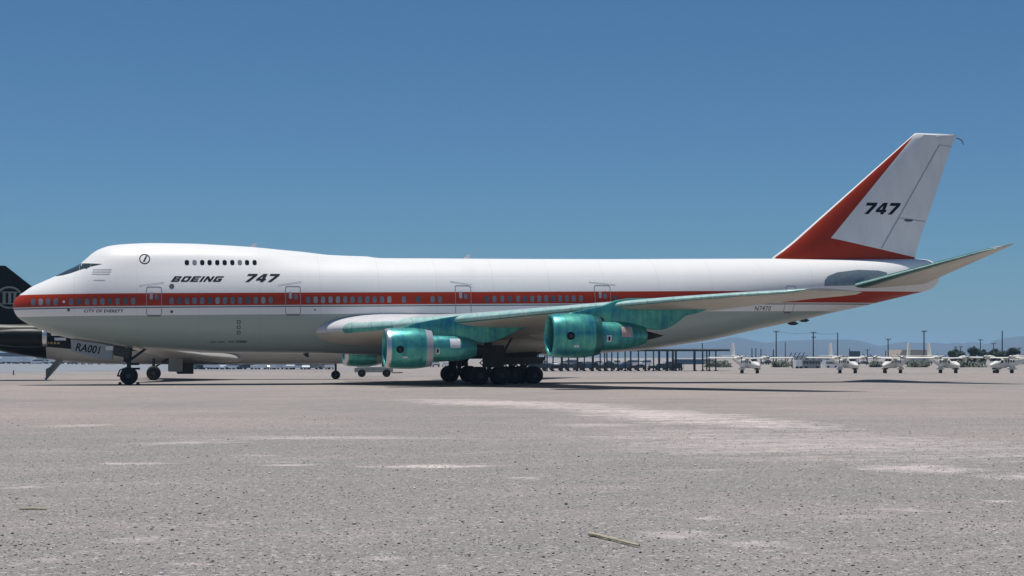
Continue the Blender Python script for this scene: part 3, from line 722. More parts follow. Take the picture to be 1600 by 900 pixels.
def pylon(l, px, side):
    b = MB(); pts = []
    for u, v in px:
        p = P(u, v, -l); pts.append((p.x, p.z))
    n = len(pts); y = side * l
    cx = sum(p[0] for p in pts)/n; cz = sum(p[1] for p in pts)/n
    outer = [(x, y - .20, z) for x, z in pts]; inner = [(x, y + .20, z) for x, z in pts]
    b.add(outer + inner, [tuple(range(n)), tuple(reversed(range(n, 2*n)))] + [(k, k+n, (k+1) % n + n, (k+1) % n) for k in range(n)], 'teal')
    b.build('engine_pylon', jet, 30, bevel=.09)
INB = [(621.9, 513.4), (648, 505), (672.5, 500.2), (700, 495.5), (717.5, 493), (724, 491.5), (760, 492), (858, 492), (860, 499), (835, 508), (810, 516), (790, 527), (770, 534.5), (756, 536), (744, 535), (722, 529), (700, 532), (676, 532), (671, 517)]
OUTB = [(887, 489.5), (912, 484), (941, 477.5), (963, 469), (982, 466), (1040, 466), (1122, 469), (1123, 476), (1096, 487.5), (1070, 494), (1056, 506), (1043, 513.5), (1030, 516), (1015, 515), (992, 509), (970, 512), (946, 512), (940, 497)]
for s_ in (-1, 1): pylon(11.7, INB, s_); pylon(20.85, OUTB, s_)

# ---- tail
FINPX = dict(le=[(1203, 404.5), (1213, 398), (1226, 388), (1240, 376.5), (1430, 208)], te=[(1429, 404), (1440.6, 363), (1447, 347), (1486.6, 229), (1495, 209.5)])
FLE = lin(sorted([(P(u, v).z, P(u, v).x) for u, v in FINPX['le']])); FTE = lin(sorted([(P(u, v).z, P(u, v).x) for u, v in FINPX['te']]))
def make_fin():
    m = fin_paint(xz(P(1430.5, 208)), xz(P(1293.7, 372.7)), xz(P(1429, 402)))
    z0, z1 = P(1203, 404.5).z - .25, P(1430, 208).z; zs = list(np.linspace(z0, z1 - .12, 26)) + [z1 - .04, z1]
    b = MB(); rings = []; n = 40; k0 = b.mi(m)
    for z in zs:
        xl, xt = FLE(z), FTE(z); c = xt - xl; xh = c; t = .105 if z < z1 - .1 else .105 * math.sqrt(max(.04, (z1 - z) / .12))
        t *= float(np.interp(z, [z0, z0 + 1.5, z1], [.8, 1, 1]))
        rings.append([(xl + c*x, c*h, z) for x, h in foil(n, t, 0)])
    b.loft(rings, m, True, lambda i, k: 'white' if abs(k - n + .5) < 2.6 else m)
    o = b.build('tail_fin', jet, 40)
    def fy(x, z):
        xl, xt = FLE(z), FTE(z); c = xt - xl; q = min(max((x - xl)/c, 0), 1); t = .105
        return -c * 5*t*(.2969*math.sqrt(q) - .126*q - .3516*q*q + .2843*q**3 - .1036*q**4)
    def strip(name, pa, pb, w, m_):
        a, b_ = P(*pa), P(*pb); d = Vector((b_.x - a.x, b_.z - a.z)).normalized(); nn = Vector((-d.y, d.x)) * w / 2
        q = patch(name, [[(a.x+nn.x, a.z+nn.y), (b_.x+nn.x, b_.z+nn.y), (b_.x-nn.x, b_.z-nn.y), (a.x-nn.x, a.z-nn.y)]], m_, o, fy, .012, .5); q.location = (0, 0, 0)
    strip('rudder_gap', (1374.5, 388), (1466.3, 227), .10, 'greyink'); strip('rudder_gap', (1466, 226.5), (1487, 229.5), .06, 'greyink')
    strip('rudder_gap', (1402, 341), (1446, 346.2), .06, 'greyink')
    p = P(1417.6, 344.8); q = patch('rudder_actuator', [ell(p.x, p.z, .4, .1, 14)], 'fadedink', o, fy, .03); q.location = (0, 0, 0)
    A, B, C = xz(P(1343.5, 335.5)), xz(P(1405, 336)), xz(P(1343.5, 317.3))
    q = title('type_title', '747', [1, 1, 1], .14, A, B, C, 'ink', fy, o, .45); q.location = (0, 0, 0)
    pts = [P(u, v) for u, v in ((1494.5, 216), (1499, 217), (1503.3, 220), (1505.5, 226.5))]
    h = MB().tube(pts, [.05, .05, .045, .03], 'fadedink', 8).build('antenna_probe', o); h.location = (0, 0, 0)
    # dorsal fillet easing the fin into the fuselage
make_fin()
def make_stab(side):
    S = []
    for l in (.9, 1.8, 4, 7, 9.5, 10.6, 11.05):
        q = (l - 1.8) / 9.25; xl = 60.2 + 6.35*q; xt = 67.0 + 1.4*q; zl = 7.22 + 2.3*q; zt = 7.75 + 2.15*q; c = xt - xl
        if l > 11: c *= .8; xl += .3
        S.append((l, xl, zl, c, .095 if l < 11 else .05, zt - zl))
    n = 16
    def matf(i, k):
        kk = k if side < 0 else (2*n - 1 - k)
        return 'tealsunlit' if abs(kk - n + .5) < 1.2 else 'tealdark' if abs(kk - n) < 4.6 and kk < n+4 else ('wingtop' if kk < n else 'belly')
    MB().loft(lifting(S, side, None, n), 'belly', True, matf).build('tailplane', jet, 40)
make_stab(-1); make_stab(1)
# blade antennas and small fittings
for u, v in ((394, 386.5), (728, 404.4)):
    p = P(u, v); MB().prism([(p.x - .25, p.z - .1), (p.x + .2, p.z - .1), (p.x + .32, p.z + .32), (p.x + .15, p.z + .32)], -.03, .03, 'white').build('blade_antenna', jet, 30)
for u, v in ((1239, 503.8), (1256, 499), (748, 549)):
    p = P(u, v + 1); MB().lathe([(-.45, .02), (-.2, .13), (.2, .13), (.45, .02)], 'strut', (p.x, 0, p.z - .03), n=12).build('drain_mast', jet, 40)
for u, v in ((475, 553.5),):
    p = P(u, v); MB().prism([(p.x - .2, p.z + .15), (p.x + .3, p.z + .15), (p.x + .35, p.z - .2), (p.x + .15, p.z - .2)], -.03, .03, 'strut').build('drain_mast', jet, 30)

# ---- undercarriage
def wheel_mb(b, c, r=.62, w=.42):
    t = [(-w*.5, .30*r), (-w*.5, .62*r), (-w*.48, .82*r), (-w*.36, .95*r), (-w*.15, r), (w*.15, r), (w*.36, .95*r), (w*.48, .82*r), (w*.5, .62*r), (w*.5, .30*r)]
    b.lathe(t, 'tyre', c, 'y', 36)
    for s in (-1, 1): b.lathe([(s*w*.50, .56*r), (s*w*.46, .54*r), (s*w*.30, .44*r), (s*w*.28, .20*r), (s*w*.42, .16*r), (s*w*.42, .01)], 'rim', c, 'y', 28)
    for k in range(8):
        a = 2*math.pi*k/8; b.box((c[0] + .33*r*math.cos(a), c[1] - w*.30, c[2] + .33*r*math.sin(a)), (.06, .04, .06), 'steel')
    return b
def bogie(x, y, ztop, doors):
    g = MB(); g.tube([(x, y, ztop), (x, y, 1.6), (x, y, .75)], [.22, .2, .15], 'strut', 16)
    g.tube([(x - .75, y, .62), (x + .75, y, .66)], .13, 'strut', 12)
    for dx in (-.735, .735): g.tube([(x + dx, y - .78, .64), (x + dx, y + .78, .64)], .07, 'strut', 10)
    g.tube([(x + .2, y, 1.2), (x + .9, y, 2.0), (x + 1.7, y, ztop)], .08, 'strut', 8); g.tube([(x - .2, y, 1.1), (x - .65, y, 1.5), (x - .25, y, 1.9)], .05, 'strut', 8)
    g.tube([(x, y, 1.5), (x, y*.62, ztop + .2)], .08, 'strut', 8)
    G_ = g.build('main_landing_gear', jet, 40)
    for dx in (-.735, .735):
        for dy in (-.56, .56):
            w = wheel_mb(MB(), (x + dx, y + dy, .62)).build('wheel', G_, 40); w.location = (0, 0, 0)
    for sy in doors:
        d = MB().box((x + .1, y + sy, 1.95), (1.5, .05, 1.5), 'strut', Matrix.Rotation(math.radians(-8 * (1 if sy > 0 else -1)), 3, 'X')).build('gear_door', G_, 0); d.location = (0, 0, 0)  # doors coloured near-black to carry the shade under the wing
bogie(31.65, -5.5, 3.4, (-.95,)); bogie(31.65, 5.5, 3.4, (.95,)); bogie(34.85, -1.92, 2.5, ()); bogie(34.85, 1.92, 2.5, ())
def nose_gear():
    x = 7.53; g = MB(); g.tube([(x + .1, 0, 2.9), (x, 0, 1.6), (x, 0, .62)], [.19, .16, .12], 'strut', 14); g.tube([(x, -.62, .60), (x, .62, .60)], .09, 'strut', 10)
    g.tube([(x - .1, 0, 1.2), (x - .6, 0, 1.0), (x - .75, 0, .62)], .05, 'strut', 8); g.tube([(x - .75, -.15, .62), (x - .6, .15, .6)], .06, 'strut', 8)
    g.tube([(x + .1, 0, 1.7), (x + 1.3, 0, 2.6)], .09, 'strut', 8); g.box((x + .35, 0, 1.42), (.7, .4, .16), 'steel'); g.box((x - .15, 0, 1.75), (.4, .5, .5), 'steel'); g.tube([(x+.15, -.1, 1.1), (x + .75, -.1, 1.1)], .07, 'steel', 8)
    for sy in (-.28, .28): g.tube([(x - .25, sy, 1.5), (x - .38, sy, 1.5)], .12, 'metal', 12)
    G_ = g.build('nose_landing_gear', jet, 40)
    for dy in (-.46, .46):
        w = wheel_mb(MB(), (x, dy, .60), .60, .40).build('wheel', G_, 40); w.location = (0, 0, 0)
    for s in (-1, 1):
        yy = s * .88; q = [P(u, v, -.88) for u, v in ((110.5, 530), (176, 540), (175, 562), (160, 560.8), (111.5, 549.3))]
        d = MB().prism([xz(p) for p in q], yy - .03, yy + .03, 'geardoor').build('gear_door', G_, 20); d.location = (0, 0, 0)
        if s < 0:
            A, B, C = (xz(P(u, v, -.92)) for u, v in ((117.5, 548.2), (155.5, 553.6), (119.8, 535.6)))
            tmesh = lettering('door_number', 'RA001', A, B, C, 'ink', d, lambda x, z: yy - .03, .006, shear=.12, offset=.018); tmesh.location = (0, 0, 0)
            bm_ = MB().box((P(171, 544, -.95).x, -.97, P(171, 544, -.95).z), (.5, .06, .28), 'white').build('door_hinge', d, 0, bevel=.02); bm_.location = (0, 0, 0)
        q = [P(u, v, -.75) for u, v in ((177.5, 541), (202.5, 545), (201.5, 560), (177, 555))]
        d2 = MB().prism([xz(p) for p in q], s*.75 - .03, s*.75 + .03, 'strut').build('gear_door', G_, 20); d2.location = (0, 0, 0)
nose_gear()
# near-black box under the belly: shade of the main gear bays put into its colour
b = MB(); b.box((32.6, 0, 2.02), (6.2, 5.6, .5), 'dark'); b.build('gear_bay_shade', jet, 0)
for sy in (-2.95, 2.95): MB().prism([(32.9, 1.9), (36.3, 1.9), (36.0, 1.42), (33.2, 1.36)], sy - .03, sy + .03, 'strut').build('bay_door', jet, 0)  # panels added in near-black to deepen the painted shade between belly and wheels

# chocks at the nose wheel
for u, lab in ((187.5, 'small dark wheel chock on the ground just ahead of the nose wheel'), (215.5, 'small dark wheel chock on the ground just behind the nose wheel')):
    p = P(u, 599.5, -.75); b = MB(); b.prism([(p.x - .16, 0), (p.x + .16, 0), (p.x + .05, .2), (p.x - .05, .2)], -1.0, -.5, 'steel'); o = b.build('wheel_chock', None, 20, bevel=.01); tag(o, lab, 'chock', 'nose wheel chocks')

# ------------------------------------------------------------------ the black-tailed jet parked behind the nose
def black_jet():
    a = at_depth(240, 122.5, 0.0); hd = 0.011; a = Vector((a.x - 2.5*math.sin(hd), a.y + 2.5*math.cos(hd), 0)); wb = 16.6
    for k in range(3): wb += (524.5 - upix(a.x + wb*math.cos(hd), a.y + wb*math.sin(hd))) / 18.0
    t = thing('twin_jet', 'black-tailed twin-engine jet with grey belly and rear stair lowered, parked behind the jumbo nose', 'airplane', (a.x, a.y, 0), hd)
    st = [(wb+5.6, 2.55, .05), (wb+5.3, 2.55, .45), (wb+4.4, 2.65, .95), (wb+2.6, 2.85, 1.42), (wb, 2.95, 1.64), (wb-2, 2.97, 1.68), (6, 2.97, 1.68), (0, 2.97, 1.68), (-5, 3.02, 1.66), (-8, 3.2, 1.52), (-11, 3.42, 1.28), (-14, 3.8, .98), (-17, 4.2, .55), (-18.8, 4.35, .12)]
    b = MB(); rings = []; f1 = pchip([(-x, z) for x, z, r in st]); f2 = pchip([(-x, r) for x, z, r in st]); xs = np.linspace(-wb - 5.6, 18.8, 70)
    for q in xs: rings.append([(-q, f2(q)*math.cos(2*math.pi*k/36), f1(q) + f2(q)*math.sin(2*math.pi*k/36)) for k in range(36)])
    b.loft(rings, 'palegrey', True, lambda i, k: 'blackpaint' if xs[i] > 8.4 or k <= 19 or k >= 34 else 'palegrey'); fu = b.build('fuselage', t, 60)
    # fin with its ringed emblem
    def along(u, v, off=0.0):
        """station and height on the jet's own centre plane (or a plane off to its side) seen at a photo pixel"""
        lo, hi = -30.0, 10.0
        for _ in range(60):
            m_ = (lo + hi)/2; w = Vector((a.x + m_*math.cos(hd) + off*math.sin(hd), a.y + m_*math.sin(hd) - off*math.cos(hd)))
            if upix(w.x, w.y) < u: lo = m_
            else: hi = m_
        return m_, P(u, v, w.y).z
    f0, f1_ = along(8.5, 415), along(50, 447.5); sl = (f1_[1] - f0[1]) / (f1_[0] - f0[0])
    fin = [(f0[0] + (4.35 - f0[1])/sl, 4.35), f1_, f0, (f0[0] - 4.6, f0[1]), (f0[0] - 3.8, 4.4)]
    fn = MB().prism(fin, -.16, .16, 'blackpaint').build('tail_fin', t, 20, bevel=.08)
    ex, ez = along(15, 465)
    def flat(name, polys, m, y, par):
        bb = MB()
        for p in polys: bb.add([(x, y, z) for x, z in p], [tuple(range(len(p)))], m)
        return bb.build(name, par, 0)
    flat('tail_emblem', ring_poly(ell(ex, ez, 1.05, .92, 28), ell(ex, ez, .88, .77, 28)) + [[(ex+sx*.5-.11, ez-.45), (ex+sx*.5+.11, ez-.45), (ex+sx*.5+.11, ez+.38), (ex+sx*.5-.11, ez+.38)] for sx in (-.82, .05, .85)] + [[(ex-.6, ez+.385), (ex+.66, ez+.385), (ex+.66, ez+.48), (ex-.6, ez+.48)]] +
         [[(ex+sx*.5-.2, ez-.54), (ex+sx*.5+.2, ez-.54), (ex+sx*.5+.2, ez-.455), (ex+sx*.5-.2, ez-.455)] for sx in (-.82, .05, .85)], 'emblem', -.175, fn)
    for s in (-1, 1):
        MB().loft([[(x0 - c*x, s*l, z + c*h) for x, h in foil(10, .1, 0)] for l, x0, c, z in ((0, f0[0] - 2.0, 3.3, 8.5), (5.4, f0[0] - 7.5, 1.5, 8.4))], 'blackpaint').build('tailplane', t, 40)
        # engine on the rear fuselage
        ex_, ez_ = along(74, 527, 2.3) if s < 0 else (ex_, ez_)
        e = MB(); pr = [(0, .62), (-.05, .68), (-.35, .74), (-1.2, .80), (-2.6, .78), (-4.0, .62), (-4.9, .5)]
        e.lathe(pr, 'blackpaint', (ex_, s*2.3, ez_), n=28, matf=lambda i: 'metal' if i < 2 else 'blackpaint'); e.lathe([(0, .62), (-.3, .55), (-.8, .56), (-.82, .01)], 'dark', (ex_, s*2.3, ez_), n=28); e.lathe([(-4.9, .5), (-4.6, .4), (-4.6, .01)], 'dark', (ex_, s*2.3, ez_), n=28)
        e.box((ex_ - 2.3, s*1.5, ez_), (3.2, 1.2, .3), 'blackpaint'); e.build('engine', t, 45)
        # wing, low and swept
        w = MB().loft([[(x0 - c*x, s*l, z + c*h) for x, h in foil(14, tt)] for l, x0, c, z, tt in ((1.0, 7.4, 6.6, 1.75, .12), (5, 4.6, 4.3, 1.98, .11), (13.6, -.6, 1.6, 2.65, .09))], 'palegrey').build('wing', t, 40)
        # main gear
        g = MB(); g.tube([(0, s*2.5, 1.8), (0, s*2.5, .55)], .12, 'strut', 10); g.tube([(0, s*2.5, 1.0), (1.2, s*2.3, 1.8)], .07, 'strut', 8); gg = g.build('main_landing_gear', t, 40)
        for dy in (-.3, .3): wheel_mb(MB(), (0, s*2.5 + dy, .58), .58, .36).build('wheel', gg, 40)
        MB().box((1.75, s*2.9, 1.25), (1.1, .05, 1.1), 'geardoor').build('gear_door', gg, 0); MB().box((2.55, s*2.2, .98), (1.3, .05, .95), 'strut').build('gear_door', gg, 0)
    g = MB(); g.tube([(wb, 0, 1.6), (wb, 0, .4)], .1, 'strut', 10); gg = g.build('nose_landing_gear', t, 40)
    for dy in (-.22, .22): wheel_mb(MB(), (wb, dy, .37), .37, .24).build('wheel', gg, 40)
    # rear stair: two stringers with treads and side panels, hinged under the tail
    sx0 = along(103, 557)[0]; sx1 = along(71, 596)[0]; top, foot = Vector((sx0, 0, 1.95)), Vector((sx1, 0, .06)); stair = MB(); d = foot - top
    for s in (-.3, .3): stair.tube([top + Vector((0, s, 0)), foot + Vector((0, s, 0))], .09, 'palegrey', 6)
    for k in range(9): p = top + d*(k+.7)/9.4; stair.box(p, (.26, .58, .04), 'olive')
    sr = stair.build('rear_stair', t, 20)
    for s in (-.36, .36):
        q = [(top.x + .1, top.z + .05), (top.x + .1, top.z + .75), (foot.x + .4, foot.z + 1.05), (foot.x + .05, foot.z + .85), (foot.x + .05, foot.z + .1)]
        MB().prism(q, s - .02, s + .02, 'olive').build('side_panel', sr, 0)
    def side(x, z):
        r = f2(-x); return -math.sqrt(max(.01, r*r - (z - f1(-x))**2))
    mx = along(56, 541, 1.2)[0]
    for k in range(7):
        x0 = mx + k*.28; patch('fuselage_mark', [[(x0, 2.95), (x0+.2, 2.95), (x0+.2, 3.12), (x0, 3.12)]], 'yellow', t, side, .02)
    for (u_, v_), w_, h_, m_ in (((80, 524.5), 1.0, .2, 'palegrey'), ((85, 532), .9, .22, 'placard')):
        x0, z0 = along(u_, v_, 1.5); patch('fuselage_mark', [[(x0, z0), (x0+w_, z0), (x0+w_, z0+h_), (x0, z0+h_)]], m_, t, side, .02)
    patch('placard', [[(along(289, 553, 1.5)[0], 1.92), (along(309, 553, 1.5)[0], 1.92), (along(309, 553, 1.5)[0], 2.26), (along(289, 553, 1.5)[0], 2.26)]], 'placard', t, side, .02)
    return t
black_jet()

# ------------------------------------------------------------------ tow tractor beyond the far engine
def car_body(b, L, W, prof_lo, prof_hi, paint):
    b.prism(prof_lo, -W/2, W/2, paint); n = len(prof_hi); k = .84
    vs = [(x, -W/2*(k if z > 1.2 else .97), z) for x, z in prof_hi] + [(x, W/2*(k if z > 1.2 else .97), z) for x, z in prof_hi]
    b.add(vs, [tuple(range(n)), tuple(reversed(range(n, 2*n)))] + [(i, i+n, (i+1) % n + n, (i+1) % n) for i in range(n)], 'glassdark')
def tractor():
    p = G(585, 589); t = thing('tow_tractor', 'low grey-green tow tractor with small cab beyond the far green engine', 'tow tractor', p, -.12)
    MB().prism([(-1.9, .45), (1.75, .45), (1.75, .85), (1.1, .98), (-.3, .98), (-1.9, .9)], -.8, .8, 'cart').build('body', t, 0, bevel=.04)
    cab = MB().prism([(-1.7, .9), (-.35, .98), (-.5, 1.55), (-1.45, 1.6)], -.7, .7, 'cart').build('cab', t, 0, bevel=.04)
    MB().prism([(-1.45, 1.05), (-.55, 1.08), (-.64, 1.48), (-1.36, 1.5)], -.72, .72, 'blackglass').build('window', cab, 0)
    MB().box((.95, 0, 1.25), (.5, .5, .55), 'steel').build('engine_box', t, 0, bevel=.03)
    for x in (-1.2, 1.15):
        for y in (-.72, .72): wheel_mb(MB(), (x, y, .38), .38, .24).build('wheel', t, 40)
    MB().tube([(1.7, 0, .4), (2.7, 0, .42)], .05, 'steel', 8).build('tow_bar', t, 30)
tractor()

# ------------------------------------------------------------------ parked cars, far off
def car(paint, style):
    b = MB()
    if style == 'van':
        car_body(b, 4.8, 1.9, [(-2.4, .35), (2.4, .35), (2.4, 1.0), (1.9, 1.15), (-2.4, 1.15)], [(-2.35, 1.152), (1.85, 1.152), (1.2, 1.75), (-2.3, 1.8)], paint)
        b.prism([(-2.32, 1.80), (1.2, 1.76), (1.1, 1.95), (-2.2, 1.98)], -.8, .8, paint)
    elif style == 'truck':
        b.box((-.9, 0, 1.95), (4.4, 2.3, 2.3), paint); b.prism([(1.4, .6), (3.0, .6), (3.0, 1.35), (2.75, 2.25), (1.4, 2.35)], -1.05, 1.05, paint)
        b.prism([(2.0, 1.45), (2.9, 1.45), (2.72, 2.1), (2.0, 2.15)], -1.07, 1.07, 'glassdark'); b.box((0, 0, .62), (5.6, 1.0, .3), 'steel')
    elif style == 'pickup':
        car_body(b, 5.2, 1.9, [(-2.6, .45), (2.6, .45), (2.6, .95), (2.4, 1.08), (-2.6, 1.08)], [(-.5, 1.082), (1.3, 1.082), (.75, 1.62), (-.4, 1.65)], paint); b.prism([(-.42, 1.652), (.74, 1.622), (.7, 1.72), (-.36, 1.74)], -.76, .76, paint)
    else:
        car_body(b, 4.7, 1.8, [(-2.35, .32), (2.35, .32), (2.35, .7), (2.2, .84), (1.2, .92), (-1.5, .95), (-2.3, .88)], [(-1.55, .952), (1.15, .922), (.45, 1.34), (-.95, 1.36)], paint); b.prism([(-.98, 1.362), (.46, 1.342), (.36, 1.42), (-.85, 1.43)], -.72, .72, paint)
    for x in (-1.45, 1.45):
        for y in (-.82, .82): b.lathe([(-.1, .01), (-.1, .31), (.1, .31), (.1, .01)], 'tyre', (x, y, .32), 'y', 14)
    return b.build('parked_car', None, 25)
PROTO = {}
def park(paint, style, u, v, rz, label, group, cat='car'):
    key = (paint, style)
    if key not in PROTO: o = PROTO[key] = car(paint, style); o.name = {'van': 'parked_van', 'pickup': 'parked_pickup', 'truck': 'box_truck'}.get(style, 'parked_car')
    else: o = PROTO[key].copy(); COL.objects.link(o)
    o.location = G(u, v); o.rotation_euler = (0, 0, rz)
    tag(o, label, cat, group); return o
NAMES = {'carw': 'white', 'card': 'dark', 'carg': 'grey', 'blue': 'blue'}
rnd = random.Random(5)
def row(us, v, labf, group, paints=('carw',), styles=('sedan',), jitter=.15):
    for u in us:
        p = rnd.choice(paints); s = rnd.choice(styles)
        park(p, s, u + rnd.uniform(-1.5, 1.5), v + rnd.uniform(-jitter, jitter), rnd.choice((0, math.pi)) + rnd.uniform(-.5, .5) + (1.2 if rnd.random() < .4 else 0), labf(NAMES[p], s), group + ', ' + NAMES[p] + ' ' + s, 'car' if s == 'sedan' else s)
row(range(-4, 104, 7), 568.4, lambda c, s: f'{c} {s} in the near row of vehicles far beneath the black tail', 'near row beneath the black tail', ('carw', 'carw', 'carw', 'carg'), ('truck', 'van', 'truck'))
row(range(-2, 100, 8), 566.3, lambda c, s: f'{c} {s} in the middle row of vehicles far beneath the black tail', 'middle row beneath the black tail', ('carw', 'carw', 'carw'), ('truck', 'van'))
row(range(2, 96, 9), 564.8, lambda c, s: f'{c} {s} in the back row of vehicles far beneath the black tail', 'back row beneath the black tail', ('carw', 'carw', 'carg'), ('truck',))
row([112, 124, 136, 148, 161, 177], 569.5, lambda c, s: f'{c} {s} far off under the jumbo nose gear doors', 'cars seen under the nose gear doors', ('carw', 'carw', 'card'), ('sedan',))
row(range(296, 530, 13), 577.2, lambda c, s: f'{c} {s} in the line of vehicles glimpsed under the grey belly', 'vehicles glimpsed under the grey belly', ('card', 'carg', 'carw', 'carw', 'carw'), ('sedan', 'pickup', 'van'))
row(range(302, 520, 17), 575.0, lambda c, s: f'{c} {s} standing behind the line of vehicles glimpsed under the grey belly', 'vehicles behind the line under the belly', ('carw', 'card', 'carg'), ('sedan', 'pickup'))
row(range(622, 720, 15), 573.4, lambda c, s: f'{c} {s} far behind the inboard green engine and main wheels', 'cars far behind the inboard engine', ('carw', 'carw', 'carg'), ('sedan', 'pickup'))
row(range(838, 1012, 14), 571.5, lambda c, s: f'{c} {s} parked beyond the open shed, seen between its posts', 'vehicles beyond the open shed', ('carw', 'carw', 'carg'), ('van', 'pickup', 'sedan'))

# ------------------------------------------------------------------ open-sided shed and what is stored under it
def shed():
    A, B = G(800, 580.3), G(1137, 579.6); L = (B - A).xy.length; hd = math.atan2(B.y - A.y, B.x - A.x); zt = P(1100, 546.5, B.y).z - B.z
    t = thing('open_shed', 'long low open-sided shed with flat pale roof on thin dark posts', 'shed', A, hd)
    MB().box((L/2, 3.2, zt + .12), (L + 1.2, 8.4, .14), 'roofpale').build('roof', t, 0)
    bm_ = MB(); bm_.box((L/2, 0, zt - .09), (L + .9, .16, .42), 'slate'); bm_.build('beam', t, 0); bm_ = MB(); bm_.box((L/2, 6.4, zt - .09), (L + .9, .16, .42), 'steel'); bm_.build('beam', t, 0)
    us = [808, 822, 836, 848, 862, 876, 888, 902, 914, 927, 940, 951, 959, 969, 981, 990, 1003, 1015, 1028, 1038, 1050, 1060, 1065, 1097, 1110, 1121, 1132]
    for u in us:
        p = G(u, 580.1); x = (p - A).xy.length; q = .34 if u in (1060, 1065) else .22
        o = MB(); o.box((x, 0, (zt - .3)/2), (q, q, zt - .3), 'steel'); o.box((x, 0, .12), (.75, .5, .24), 'steel', taper=.6); o.build('post', t, 0)
        if us.index(u) % 2 == 0:
            o = MB(); o.box((x + .3, 6.4, (zt - .3)/2), (q, q, zt - .3), 'steel'); o.build('post', t, 0)
    return A, B, hd
A_, B_, HD = shed()
def crate_cart(i):
    """a loaded equipment trolley: bed on wheels, end frames, a covered load"""
    L = rnd.uniform(2.0, 3.2); h = rnd.uniform(.5, 1.35); t = thing('equipment_trolley', '', 'trolley')
    m = ['slate', 'slate', 'blue', 'steel', 'card'][i % 5]
    b = MB(); b.box((0, 0, .5), (L, 1.3, .12), 'steel')
    for x in (-L/2 + .05, L/2 - .05):
        for y in (-.6, .6): b.tube([(x, y, .5), (x, y, .56 + h)], .03, 'steel', 6)
    b.build('bed', t, 0); b = MB(); b.prism([(-L*.42, .57), (L*.42, .57), (L*.40, .5 + h*.8), (L*.2, .56 + h), (-L*.3, .56 + h*.95), (-L*.41, .5 + h*.7)], -.55, .55, m); b.build('load', t, 0, bevel=.05)
    for x in (-L*.35, L*.35):
        for y in (-.55, .55): MB().lathe([(-.06, .01), (-.06, .24), (.06, .24), (.06, .01)], 'tyre', (x, y, .24), 'y', 12).build('wheel', t, 40)
    return t
k = 0
for u in list(range(832, 1010, 12)) + [1020, 1033, 1046, 1056]:
    t = crate_cart(k); t.location = G(u, 579.0 - (k % 3) * .55); t.rotation_euler = (0, 0, HD + rnd.uniform(-.4, .4)); k += 1
    col = ['dark slate', 'dark slate', 'blue', 'black steel', 'dark glossy'][(k-1) % 5]
    tag(t, f'trolley with a {col} load among the clutter under the open shed', 'trolley', 'trolleys under the open shed, ' + col)
def block(name, label, cat, u, v, L, W, H, m, rz=0, roof=None, rm=None, feat=None, group=None):
    p = G(u, v); t = thing(name, label, cat, p, rz, group)
    MB().box((0, 0, H/2), (L, W, H), m).build('wall' if roof else 'body', t, 0, bevel=.03)
    if roof == 'gable': MB().prism([(-L/2 - .3, H), (L/2 + .3, H), (L/2 - L*.08, H + rm[1]), (-L/2 + L*.08, H + rm[1])], -W/2 - .3, W/2 + .3, rm[0]).build('roof', t, 0)
    if roof == 'flat': MB().box((0, 0, H + .15), (L + .5, W + .5, .3), rm[0]).build('roof', t, 0)
    if feat: feat(t, L, W, H)
    return t
def wins(t, L, W, H, n, z, h, w=.7):
    for i in range(n): MB().box((-L/2 + L*(i+.5)/n, -W/2 - .02, z), (L/n*w, .06, h), 'blackglass').build('window', t, 0)
def wheels4(t, L, W, H):
    for x in (-L*.32, L*.32):
        for y in (-W/2 + .1, W/2 - .1): MB().lathe([(-.12, .01), (-.12, .45), (.12, .45), (.12, .01)], 'tyre', (x, y, .1), 'y', 14).build('wheel', t, 40)
block('long_trailer', 'long blue trailer beyond the right end of the open shed', 'trailer', 1084, 569.2, 16, 2.5, 2.0, 'blue', 0, feat=wheels4)
def truckf(t, L, W, H): wheels4(t, L, W, H)
block('box_trailer', 'white box trailer end-on, left of the grey bus', 'trailer', 1246, 575.4, 1.5, 4, 2.1, 'carw', -.2, feat=truckf)
def busf(t, L, W, H): wheels4(t, L, W, H); wins(t, L, W, H, 6, H*.66, H*.3)
block('parked_bus', 'small pale grey bus with a row of windows beside the white box trailer', 'bus', 1266, 575.2, 4.8, 2.3, 2.2, 'carg', -.05, feat=busf)
block('box_van', 'white box van behind the second small plane', 'van', 1297, 574.5, 3.6, 2.0, 2.0, 'carw', .1, feat=busf)
block('hangar', 'tan-roofed hangar with sloping ends behind the small planes', 'hangar', 1420, 566.3, 17.5, 18, 3.0, 'concrete', -.1, 'gable', ('tan', 3.6))
block('low_building', 'small pale flat-roofed building right of the tan hangar', 'building', 1457, 566.3, 6.5, 8, 2.6, 'concrete', 0, 'flat', ('roofpale',))
block('low_building', 'long pale low building far behind the grey bus', 'building', 1290, 565.6, 34, 12, 3.0, 'concrete', .05, 'flat', ('roofpale',), lambda t, L, W, H: wins(t, L, W, H, 8, 1.5, .9, .5))
block('low_building', 'long dark low building behind the cars at the far left', 'building', 18, 563.2, 42, 14, 6.0, 'slate', 0, 'flat', ('slate',), lambda t, L, W, H: wins(t, L, W, H, 9, 3.4, 1.6, .6))
block('low_building', 'blue-grey low building behind the lowered rear stair', 'building', 72, 563.0, 15, 10, 4.6, 'blue', 0, 'flat', ('slate',))
block('low_building', 'terracotta-roofed low building behind the rightmost small plane', 'building', 1598, 566.0, 10, 10, 3.0, 'concrete', 0, 'gable', ('tan', 1.3))
def board():
    p = G(1336, 567.5); t = thing('billboard', 'dark rectangular board on two legs behind the second small plane', 'sign', p)
    MB().box((0, 0, 4.3), (5.0, .2, 2.6), 'slate').build('panel', t, 0)
    for x in (-1.8, 1.8): MB().box((x, .2, 2.1), (.18, .18, 4.2), 'steel').build('leg', t, 0)
board()
